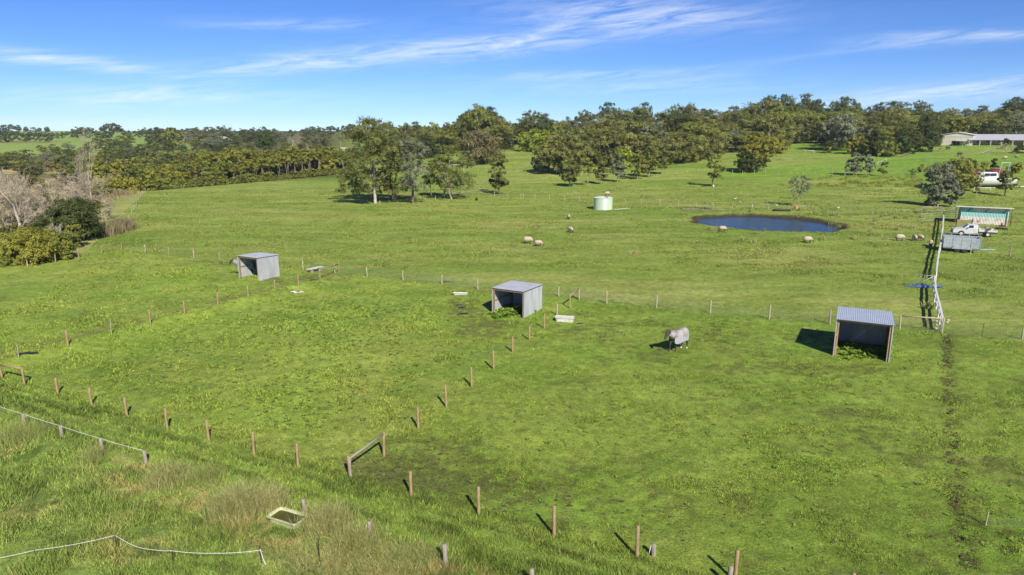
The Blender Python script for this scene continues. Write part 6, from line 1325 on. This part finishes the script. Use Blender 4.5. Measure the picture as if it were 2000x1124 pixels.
def boat():
    c = pix(1905, 372); L = 12.0; root = thing('cabin_boat', 'white cabin cruiser parked behind the white yard fence', 'boat', ground(c.x - .5, c.y + 2.2), R(4)); W = 3.2
    hullm = plain('white_gelcoat', (.64, .64, .64), (.56, .56, .56), 2, .2, 0, spec=.5, bump=0); mb = MB(); rings = []
    for t in np.linspace(0, 1, 14):
        x = L * t; w = W / 2 * (1 - (1 - min(1, t / .42)) ** 2.4) ** .6 if t < .42 else W / 2 * (1 - .06 * (t - .42)); w = max(w, .03); zk = .55 + .9 * max(0, 1 - t / .35) ** 2; zt = 2.25 + .35 * (1 - t) ** 2
        rings.append([Vector((x, W / 2 + q * w, z)) for q, z in ((-1, zt), (-.98, zt - .35), (-.86, (zk + zt) / 2 - .2), (-.45, zk + .25), (0, zk), (.45, zk + .25), (.86, (zk + zt) / 2 - .2), (.98, zt - .35), (1, zt))])
    mb.loft(rings); mb.build('hull', hullm, root, True)
    m2 = MB()
    def rg(x0, x1, z, w0, w1): return [Vector((x0, W / 2 - w0, z)), Vector((x1, W / 2 - w1, z)), Vector((x1, W / 2 + w1, z)), Vector((x0, W / 2 + w0, z))]
    m2.loft([rg(1.8, 7.6, 2.3, .7, 1.35), rg(2.6, 7.5, 2.75, .8, 1.3), rg(3.9, 7.3, 3.65, .85, 1.15), rg(4.2, 7.1, 3.75, .8, 1.05)]); m2.build('cabin', hullm, root)
    g = MB(); g.add([(4.0, W / 2 - 1.235, 2.95), (5.4, W / 2 - 1.27, 2.95), (5.4, W / 2 - 1.13, 3.5), (4.3, W / 2 - 1.07, 3.5)], [(0, 1, 2, 3)]); g.add([(5.6, W / 2 - 1.275, 2.95), (7.0, W / 2 - 1.31, 2.95), (7.0, W / 2 - 1.19, 3.5), (5.6, W / 2 - 1.14, 3.5)], [(0, 1, 2, 3)])
    g.add([(2.68, W / 2 - .74, 2.82), (2.68, W / 2 + .74, 2.82), (3.78, W / 2 + .78, 3.6), (3.78, W / 2 - .78, 3.6)], [(0, 1, 2, 3)]); o = g.build('windows', M_GLASS, root); o.location = (-.03, -.02, .02)
    mb = MB(); mb.tube([(.3, .9, 2.5), (.4, W / 2 - .3, 3.0), (3, .35, 3.0), (3, .35, 2.45)], .025, 5); mb.build('bow_rail', M_GALV, root)
    mb = MB(); mb.box((6, .7, .25), (9, .12, .2)); mb.box((6, W - .7, .25), (9, .12, .2)); mb.box((3, W / 2, .3), (.2, 2, .5)); mb.box((9, W / 2, .3), (.2, 2, .5)); mb.build('cradle', M_STEEL, root)
boat()
M_RED = plain('dark_red_canvas', (.20, .024, .032), (.13, .018, .025), 2, .7)
for (u, v, vt, w, lab) in [(1903, 342, 332, 18, 'small dark red dome cover behind the green tree'), (1943, 339, 330, 32, 'large dark red dome cover under the swing frame')]:
    p, Hh, Wm = at_tree(u, v, vt, w); r = thing('dome_cover', lab, 'cover', p); mb = MB(); n = 20
    rings = [[Vector((Wm / 2 * q * math.cos(6.2832 * k / n), Wm / 3 * q * math.sin(6.2832 * k / n), Hh * z)) for k in range(n)] for q, z in ((1, .0), (1.04, .45), (1.0, .62), (.8, .84), (.5, .96), (.1, 1.0))]
    mb.loft(rings); mb.build('canvas', M_RED, r, True); mb = MB(); mb.loft([[Vector((Wm / 2 * 1.06 * math.cos(6.2832 * k / n), Wm / 3 * 1.06 * math.sin(6.2832 * k / n), Hh * z)) for k in range(n)] for z in (.0, .18)]); mb.build('skirt', M_RED, r)
p, Hh, Wm = at_tree(1962, 342, 318, 24); r = thing('swing_frame', 'tall A-frame of pale poles behind the boat', 'swing', p)
for (x, s) in ((-Wm * .35, -1), (-Wm * .35, 1), (Wm * .3, -1), (Wm * .3, 1)): mb = MB(); mb.tube([(x + s * .95, s * .8, 0), (x, 0, Hh)], .06, 6); mb.build('leg', M_GALV, r)
mb = MB(); mb.tube([(-Wm * .4, 0, Hh), (Wm * .35, 0, Hh)], .07, 6); mb.build('crossbar', M_GALV, r)

# ---------------------------------------------------------------- buildings
def house():
    p = pix(1838, 283.5); k = p.y / F; sc = k * 1.0; root = thing('gable_shed', 'cream metal shed with low gable beside the long house', 'shed', p, R(-37)); W = 50 * k; wh = 18.5 * k; gh = 22.5 * k; D = 14
    cm = plain('cream_cladding', (.58, .54, .43), (.54, .50, .40), 1, .5, bump=.03); mb = MB()
    mb.loft([[Vector((0, y, -1)), Vector((W, y, -1)), Vector((W, y, wh)), Vector((W / 2, y, gh)), Vector((0, y, wh))] for y in (0, D)]); mb.build('walls', cm, root)
    mb = MB()
    for (x0, z0, x1, z1) in ((-.35, wh - .02, W / 2, gh + .14), (W / 2, gh + .14, W + .35, wh - .02)): mb.loft([[Vector((x0, y, z0 + .05)), Vector((x1, y, z1 + .05)), Vector((x1, y, z1 + .2)), Vector((x0, y, z0 + .2))] for y in (-.35, D + .3)])
    mb.build('roof', plain('cream_roof', (.66, .64, .58), (.6, .58, .52), 1, .45), root)
    mb = MB(); mb.box((W * .5, -.04, wh * .82), (W * .98, .06, .12)); mb.build('trim', plain('sage_trim', (.30, .38, .32), (.26, .33, .28), 1, .6), root)
    mb = MB(); mb.box((W * .78, -.05, 1.3), (W * .3, .06, 2.8)); mb.build('door', cm, root)
    q = pix(1892, 285); k = q.y / F; r2 = thing('long_house', 'long low house with grey tin roof and shaded veranda', 'house', q, R(-24)); L = 125 * k; eave = 10.5 * k; ridge = 21 * k; D = 9
    wall = plain('tan_brick', (.40, .30, .21), (.32, .24, .17), 2, .8); mb = MB()
    mb.loft([[Vector((x, 2.2, -1)), Vector((x, 2.2 + D, -1)), Vector((x, 2.2 + D, eave)), Vector((x, 2.2 + D / 2, ridge * .9)), Vector((x, 2.2, eave * 1.05))] for x in (.6, L)]); mb.build('walls', wall, r2)
    sheet((-.3, -.3, eave), (L + .3, -.3, eave), (L + .3, 2.2 + D / 2, ridge), (-.3, 2.2 + D / 2, ridge), .6, .012, thick=.05).build('roof', plain('grey_house_roof', (.44, .45, .47), (.38, .39, .41), 1, .5, .1), r2)
    sheet((L + .3, 2.9 + D, eave), (-.3, 2.9 + D, eave), (-.3, 2.2 + D / 2, ridge + .01), (L + .3, 2.2 + D / 2, ridge + .01), .6, .04, thick=.05).build('roof', plain('grey_house_roof', (.46, .48, .52)), r2)
    for x in np.arange(0, L, 3.5): mb = MB(); mb.box((x, 0, eave / 2 - .2), (.28, .28, eave + .2)); mb.build('veranda_post', plain('tan_post', (.44, .34, .24), (.36, .28, .2), 2, .7), r2)
    for x in (3.2, 6.4, 9.8, 13.6, 20, 24): 
        mb = MB(); mb.box((x, 2.17, 1.5), (1.5, .06, 1.5)); o = mb.build('window', M_WHITE, r2); m2 = MB(); m2.box((x, 2.13, 1.5), (1.3, .04, 1.3)); m2.build('pane', M_GLASS, o)
    mb = MB(); mb.box((L / 2, .9, -.25), (L, 2.6, .6)); mb.build('veranda_floor', plain('pale_paving', (.40, .36, .31), (.33, .3, .26), 1, .8), r2)
    p = pix(1868, 286); r3 = thing('carport', 'small dark open lean-to between the cream shed and the house', 'lean-to', p, 0)
    mb = MB(); mb.box((2, 1.5, 2.0), (4.6, 3, .1)); mb.build('roof', plain('grey_house_roof', (.46, .48, .52)), r3)
    for x in (0, 4): mb = MB(); mb.box((x, .1, .95), (.12, .12, 2.0)); mb.build('post', M_STEEL, r3)
    mb = MB(); mb.box((2, 2.95, .9), (4.4, .06, 2.0)); mb.build('back_panel', M_RUBBER, r3)
house()
def hut():
    p = pix(639, 301); k = p.y / F; root = thing('cream_hut', 'small cream and green hut at the edge of the left wood', 'hut', p, R(3)); cm = plain('yellow_cream_wall', (.62, .56, .34), (.55, .5, .3), 1, .6); gm = plain('sage_wall', (.34, .40, .30), (.28, .33, .25), 1, .6); W = 34 * k; H_ = 11.5 * k
    mb = MB(); mb.box((W * .66, 3, H_ / 2 - .3), (W * .66, 6, H_)); mb.build('walls', cm, root); mb = MB(); mb.box((W * .16, 2.8, H_ / 2 - .3), (W * .30, 5.6, H_ * .98)); mb.build('side_room', gm, root)
    mb = MB(); mb.box((W * .5, 3, H_ - .2), (W * 1.08, 6.8, .2), 0, 0, R(2)); mb.build('roof', cm, root)
    for x in (.10, .22): mb = MB(); mb.box((W * x, -.03, H_ * .4), (1.0, .06, H_ * .62)); mb.build('door', M_RUBBER, root)
    q = pix(436, 276); r2 = thing('hip_roof_house', 'distant house with pale hipped roof among the left trees', 'house', ground(x_at(436, 430, 8), 430), 0); k = 430 / F
    zt = z_at(430, 262) - float(hgt(q.x, 430)); mb = MB(); W = 22 * k; zt *= .74
    z1 = zt - 2.4
    mb.loft([[Vector((-W / 2 - .5, -5, z1)), Vector((W / 2 + .5, -5, z1)), Vector((W / 2 + .5, 6, z1)), Vector((-W / 2 - .5, 6, z1))], [Vector((-1.5, -.3, zt)), Vector((1.5, -.3, zt)), Vector((1.5, .3, zt)), Vector((-1.5, .3, zt))]]); mb.build('roof', plain('pale_tiles', (.38, .36, .31), (.3, .28, .24), 1, .7), r2)
    mb = MB(); mb.box((0, .5, z1 / 2 - .3), (W, 10, z1 + .5)); mb.build('walls', cm, r2)
hut()
p, Hh, _ = at_tree(666, 296, 264, 4); r = thing('power_pole', 'tall grey pole with crossarm behind the cream hut', 'pole', p); mb = MB(); mb.tube([(0, 0, 0), (0, 0, Hh)], [.2, .14], 8); mb.build('shaft', M_POSTG, r); mb = MB(); mb.box((0, 0, Hh - .6), (2.2, .14, .16)); mb.build('crossarm', M_POSTG, r)
p = pix(1540, 293.5); mb = MB(); mb.loft([[Vector((rr * math.cos(6.2832 * k / 12), rr * math.sin(6.2832 * k / 12), z)) for k in range(12)] for rr, z in ((.3, 0), (.34, .6), (.22, 1.0), (.12, 1.2))]); tag(mb.build('white_sack', M_WHITE, None, True, p), 'small white sack-like bundle in the clearing', 'sack')

# ---------------------------------------------------------------- animals
M_WOOL = plain('cream_wool', (.50, .42, .30), (.34, .28, .20), 7, .95, bump=.6)
M_BLACKF = plain('black_face', (.03, .027, .025), (.05, .045, .04), 6, .8)
def ell_ring(c, ry, rz_, n=14, ax='x', top=1.0):
    return [Vector((c[0], c[1] + ry * math.cos(6.2832 * k / n), c[2] + rz_ * math.sin(6.2832 * k / n))) for k in range(n)]
def sheep_mesh(seed, grazing=True):
    rg = random.Random(seed); mb = MB()
    prof = [(-.60, .08, .10, .62), (-.56, .20, .22, .62), (-.42, .27, .28, .62), (-.18, .31, .33, .62), (.12, .30, .32, .62), (.34, .25, .27, .65), (.52, .19, .21, .62), (.64, .14, .15, .53), (.72, .12, .13, .42)]
    if not grazing: prof[-2:] = [(.62, .14, .17, .74), (.68, .11, .12, .86)]
    rings = []
    for (x, a, b, z) in prof:
        r = ell_ring((x, 0, z), a, b); r = [Vector((q.x + rg.gauss(0, .008), q.y * (1 + rg.gauss(0, .03)), z + (q.z - z) * (1 + rg.gauss(0, .03)))) for q in r]; rings.append(r)
    mb.loft(rings, mi=0)
    hz = .34 if grazing else .92
    if grazing: head = [(.70, .10, .11, .42), (.77, .10, .11, .34), (.84, .075, .085, .22), (.88, .05, .06, .12), (.89, .03, .03, .08)]
    else: head = [(.66, .10, .11, .86), (.74, .10, .11, .93), (.84, .08, .085, .88), (.93, .05, .06, .82), (.95, .03, .03, .81)]
    mb.loft([ell_ring((x, 0, z), a, b, 10) for (x, a, b, z) in head], mi=1)
    for s in (-1, 1):
        e = head[1]; mb.tube([(e[0], s * .08, e[3] + .05), (e[0] - .02, s * .2, e[3] + .02)], [.035, .012], 5, mi=1)
        for (x, b) in ((.34, .02), (-.42, -.03)):
            mb.tube([(x, s * .14, .45), (x + b, s * .14, .26), (x, s * .14, .04), (x + .02, s * .14, -.01)], [.065, .04, .033, .04], 6, mi=1)
    mb.tube([(-.58, 0, .68), (-.66, 0, .52), (-.65, 0, .42)], [.05, .04, .02], 6, mi=0)
    o = mb.build('sheep', [M_WOOL, M_BLACKF], None, True); return o
SP = [sheep_mesh(1), sheep_mesh(2), sheep_mesh(3, False)]
def sheep(u, v, rz, label, var=0, used=[set()], s=1.3):
    o = SP[var] if var not in used[0] else SP[var].copy()
    if var in used[0]: COL.objects.link(o)
    used[0].add(var); o.location = pix(u, v) + Vector((0, 0, -.01)); o.rotation_euler = (0, 0, rz); o.scale = (s * .72, s * .74, s * .78); tag(o, label, 'sheep', 'sheep grazing in the fields')
sheep(1031, 476.5, -.12, 'cream sheep grazing, left of the pair in the open mid field', 0, s=1.35)
sheep(1051.5, 481.5, -.2, 'cream sheep grazing, right of the pair in the open mid field', 1, s=1.15)
sheep(1114, 454.5, -1.1, 'sheep facing the viewer above the grazing pair', 0, s=1.2)
sheep(1110.5, 428, -1.45, 'farthest sheep facing the viewer, below left of the green tank', 1, s=1.1)
sheep(1186, 382.5, 3.3, 'sheep half hidden behind the green tank lid', 2, s=1.3)
sheep(1411, 453, -.25, 'sheep grazing at the left end of the pond bank', 1, s=1.2)
sheep(1577, 475, -.12, 'sheep grazing below the right end of the pond', 0, s=1.25)
sheep(1757, 471, -.18, 'sheep grazing alone in side view left of the facing pair', 0, s=1.3)
sheep(1786, 470.5, -1.75, 'left sheep of two facing the viewer near the white fence', 1, s=1.2)
sheep(1796, 470, -1.3, 'right sheep of two facing the viewer near the white fence', 0, s=1.2)
sheep(1817, 481, -2.2, 'sheep grazing beside the shadow of the white fence', 1, s=1.15)
sheep(1963, 311.5, 3.3, 'distant sheep on the lawn below the house, left one', 0, s=1.4)
sheep(1985, 309.5, -1.2, 'distant sheep on the lawn below the house, right one', 1, s=1.3)

def horse_body(name, mat, label, loc, rz, step=True, scale=1.0, head_up=.0):
    """walks toward +x; one continuous skin by voxel remesh"""
    root_loc = loc; mb = MB()
    def R_(x, z, ry, rzv, y=0, n=16): return [Vector((x, y + ry * math.cos(6.2832 * k / n), z + rzv * math.sin(6.2832 * k / n))) for k in range(n)]
    mb.loft([R_(-.86, 1.08, .10, .14), R_(-.80, 1.12, .24, .27), R_(-.62, 1.16, .29, .32), R_(-.35, 1.12, .29, .32), R_(0, 1.06, .30, .33), R_(.3, 1.06, .29, .35), R_(.52, 1.10, .25, .34), R_(.70, 1.14, .18, .27), R_(.78, 1.15, .1, .16)])
    nk = [(.55, 1.22), (.80, 1.34), (1.00, 1.50 + head_up), (1.14, 1.60 + head_up)]; mb.tube([(x, 0, z) for x, z in nk], [.26, .19, .145, .12], 14)
    hx, hz = 1.16, 1.62 + head_up
    mb.tube([(hx - .05, 0, hz), (hx + .10, 0, hz - .04), (hx + .22, 0, hz - .22), (hx + .31, 0, hz - .40), (hx + .34, 0, hz - .47)], [.12, .125, .10, .072, .05], 14)
    for s in (-1, 1): mb.tube([(hx - .01, s * .06, hz + .08), (hx, s * .075, hz + .17), (hx + .01, s * .075, hz + .23)], [.035, .035, .008], 6)
    st = .22 if step else .05
    for (y, d, b) in ((-.15, st, .1), (.15, -st * .5, .0)):
        x = .52; mb.tube([(x, y, 1.0), (x + d * .3, y, .78), (x + d * .75, y, .50), (x + d * .8 - b * .2, y, .16), (x + d, y, .06), (x + d + .03, y, 0)], [.14, .10, .065, .045, .055, .07], 9)
    for (y, d) in ((-.15, -st * .2), (.15, -st * 1.3)):
        x = -.58; mb.tube([(x, y, 1.05), (x + .14 + d * .2, y, .80), (x - .10 + d * .6, y, .52), (x - .06 + d * .9, y, .17), (x + d, y, .06), (x + d + .03, y, 0)], [.20, .15, .075, .05, .055, .07], 9)
    mb.tube([(-.84, 0, 1.22), (-.98, 0, 1.10), (-1.02, 0, .80), (-1.0, 0, .50)], [.05, .07, .07, .02], 8)
    mb.tube([(nk[0][0], 0, nk[0][1] + .18), (nk[1][0] - .04, 0, nk[1][1] + .17), (nk[2][0] - .07, 0, nk[2][1] + .12), (hx - .06, 0, hz + .10)], [.04, .045, .045, .03], 6)
    o = mb.build(name, mat, None, True, loc); o.rotation_euler = (0, 0, rz); o.scale = (scale,) * 3
    rm = o.modifiers.new('skin', 'REMESH'); rm.mode = 'VOXEL'; rm.voxel_size = .022; rm.use_smooth_shade = True
    sm = o.modifiers.new('soft', 'SMOOTH'); sm.factor = .5; sm.iterations = 3
    return tag(o, label, 'horse')
def horse_mat():
    m = newmat('dark_brown_coat'); B = NB(m); n = B.noise(3, 4, .6); c = B.ramp(n, [(.35, (.040, .030, .022)), (.65, (.075, .056, .040))])
    co = B.n('ShaderNodeTexCoord'); se = B.n('ShaderNodeSeparateXYZ'); B.l(co.outputs['Object'], se.inputs[0])
    lo = B.ramp(se.outputs[2], [(.09, 1.0), (.12, 0.0)]); xm = B.n('ShaderNodeMath', operation='LESS_THAN'); B.l(se.outputs[0], xm.inputs[0]); xm.inputs[1].default_value = -.3
    k = B.mix(1, lo, xm.outputs[0], 'MULTIPLY'); c = B.mix(k, c, (.6, .55, .48)); B.bsdf(c, .55, 0, .3); return m
HM = horse_mat()
def rug(parent, soiled, neck=True, head_up=0):
    m = newmat('horse_rug_cloth'); B = NB(m); n = B.noise(1.6, 4, .6); n2 = B.noise(4, 3, .5)
    co = B.n('ShaderNodeTexCoord'); se = B.n('ShaderNodeSeparateXYZ'); B.l(co.outputs['Object'], se.inputs[0])
    c = B.ramp(n, [(.44, (.33, .32, .335)), (.56, (.25, .205, .165))]) if soiled else B.ramp(n, [(.4, (.20, .22, .27)), (.6, (.27, .25, .24))])
    low = B.ramp(se.outputs[2], [(.62, 1.0), (.85, 0)]); blue = B.mix(B.ramp(n2, [(.45, 0), (.6, .8)]), (.5, .5, .5), (.20, .36, .62))
    mk = B.mix(1, low, B.ramp(n2, [(.45, 0), (.58, 1)]), 'MULTIPLY'); c = B.mix(mk, c, (.22, .36, .58)); B.bsdf(c, .8, 0, .15, bump=n2, bstr=.4, bdist=.03)
    mb = MB()
    def arch(x, zc, ry, rz_, zb, n=15, dy=0):
        P = []
        for k in range(n):
            t = -.42 + (math.pi + .84) * k / (n - 1); yy = ry * math.cos(t); zz = zc + rz_ * math.sin(t)
            if math.sin(t) < 0 or k in (0, n - 1): zz = zb; yy = ry * (1 if k < n / 2 else -1) * 1.02
            P.append(Vector((x, yy, zz)))
        return P
    rows = [arch(-.93, 1.14, .20, .26, .92), arch(-.86, 1.16, .31, .34, .74), arch(-.66, 1.19, .345, .365, .66), arch(-.36, 1.15, .345, .365, .70), arch(0, 1.10, .355, .375, .66), arch(.3, 1.11, .35, .385, .60), arch(.54, 1.17, .31, .385, .62), arch(.72, 1.24, .25, .34, .74)]
    mb.loft(rows, cap=False, close=False); o = mb.build('rug', m, parent, True)
    sol = o.modifiers.new('cloth', 'SOLIDIFY'); sol.thickness = .012; ss = o.modifiers.new('sub', 'SUBSURF'); ss.levels = 1; ss.render_levels = 1
    m2 = MB(); rr = []
    for (x, z, r1) in ((.58, 1.24, .31), (.78, 1.36, .245), (.96, 1.48 + head_up, .19), (1.08, 1.575 + head_up, .16)):
        d = Vector((.85, 0, .52)).normalized(); u_ = Vector((-.52, 0, .85)); rr.append([Vector((x, 0, z)) + Vector((0, 1, 0)) * r1 * math.cos(6.2832 * k / 16) + u_ * r1 * 1.12 * math.sin(6.2832 * k / 16) for k in range(16)])
    m2.loft(rr, cap=False); o2 = m2.build('neck_rug', m, parent, True); q = o2.modifiers.new('cloth', 'SOLIDIFY'); q.thickness = .01
ph = pix(1329, 686)
h1 = horse_body('horse', HM, 'dark horse in a soiled pale rug walking in the right paddock', ph + Vector((-.15, .25, -.02)), R(180 + 40), True, 1.0, -.07)
rug(h1, True, True, -.07)
ph2 = pix(458, 541); h2 = horse_body('horse', HM, 'dark bay horse in a grey rug half hidden behind the left shelter', ground(ph2.x + .8, ph2.y + .9), R(180 + 12), False, 1.0, .02); rug(h2, False)
def cow(u, v, rz, label, s=1.0):
    mb = MB()
    def R_(x, z, ry, rzv, n=12): return [Vector((x, ry * math.cos(6.2832 * k / n), z + rzv * math.sin(6.2832 * k / n))) for k in range(n)]
    mb.loft([R_(-1.0, 1.15, .12, .14), R_(-.9, 1.1, .3, .32), R_(-.3, 1.02, .36, .38), R_(.3, 1.02, .36, .40), R_(.7, 1.06, .26, .34), R_(1.0, 1.12, .14, .2), R_(1.2, 1.08, .12, .16), R_(1.45, .92, .09, .1)])
    for x in (-.75, .55):
        for y in (-.2, .2): mb.tube([(x, y, .9), (x - .03, y, .5), (x, y, 0)], [.14, .07, .07], 7)
    o = mb.build('cow', M_BLACKF, None, True, pix(u, v)); o.rotation_euler = (0, 0, rz); o.scale = (s,) * 3; tag(o, label, 'cow')
cow(917, 329, .4, 'black cow standing right of the white-limbed gum in the meadow'); cow(1065, 335.5, 3.0, 'black cow in the shade of the domed gum', 1.5)
cow(1851, 293.5, .3, 'dark cow lying on the lawn below the cream shed', .9); cow(1874, 305.5, .2, 'brown cow lying below the lawn fence', .9)
def bird(u, v, rz, label, mat, group, s=1.0):
    mb = MB()
    def R_(x, z, ry, rzv, n=10): return [Vector((x, ry * math.cos(6.2832 * k / n), z + rzv * math.sin(6.2832 * k / n))) for k in range(n)]
    mb.loft([R_(-.30, .30, .02, .02), R_(-.18, .30, .09, .08), R_(0, .29, .13, .12), R_(.15, .31, .09, .09), R_(.20, .38, .045, .05), R_(.24, .48, .04, .045), R_(.28, .52, .05, .05), R_(.38, .50, .015, .015), R_(.46, .46, .006, .006)])
    for y in (-.04, .04): mb.tube([(0, y, .2), (.01, y, 0)], .012, 5)
    o = mb.build('bird', mat, None, True, pix(u, v)); o.rotation_euler = (0, 0, rz); o.scale = (s,) * 3; tag(o, label, 'bird', group)
for (u, v, a, m, lab) in [(1436, 391, 0, M_WHITE, 'white bird in the grass behind the pond, leftmost'), (1446, 398, 2, M_WHITE, 'white bird with spread feathers behind the pond by the wire fence'), (1469, 406, 1, M_WHITE, 'white bird at the foot of the railed strainer post'), (1517, 404, 3, M_WHITE, 'white bird under the fence behind the black pipe'), (1637, 409, 0, M_WHITE, 'white bird alone right of the orange drum'),
                     (1464, 416, 2, M_BLACKF, 'black bird on the far pond bank'), (1560, 412, .5, M_BLACKF, 'black bird right of the orange drum'), (1572, 400, 1, M_BLACKF, 'black bird on the fence rail by the orange drum'), (1450, 446, 0, M_BLACKF, 'duck standing on the near pond edge, leftmost'), (1471, 451, 3, M_BARKD, 'duck on the near pond edge, middle'), (1492, 452, 0, M_BARKD, 'duck on the near pond edge, rightmost')]:
    bird(u, v, a, lab, m, 'birds round the pond', 1.0)

# ---------------------------------------------------------------- the air
mb = MB(); mb.box((0, 560, 22), (2600, 1560, 52))
hm = bpy.data.materials.new('haze'); hm.use_nodes = True; hm.node_tree.nodes.clear(); hv = hm.node_tree.nodes.new('ShaderNodeVolumePrincipled'); ho = hm.node_tree.nodes.new('ShaderNodeOutputMaterial')
hv.inputs['Density'].default_value = 0.00012; hv.inputs['Color'].default_value = (.80, .90, 1, 1); hv.inputs['Anisotropy'].default_value = 0.2
hm.node_tree.links.new(hv.outputs[0], ho.inputs['Volume'])
hz = mb.build('haze', hm); hz['kind'] = 'stuff'; hz['label'] = 'thin pale air haze over the far fields'
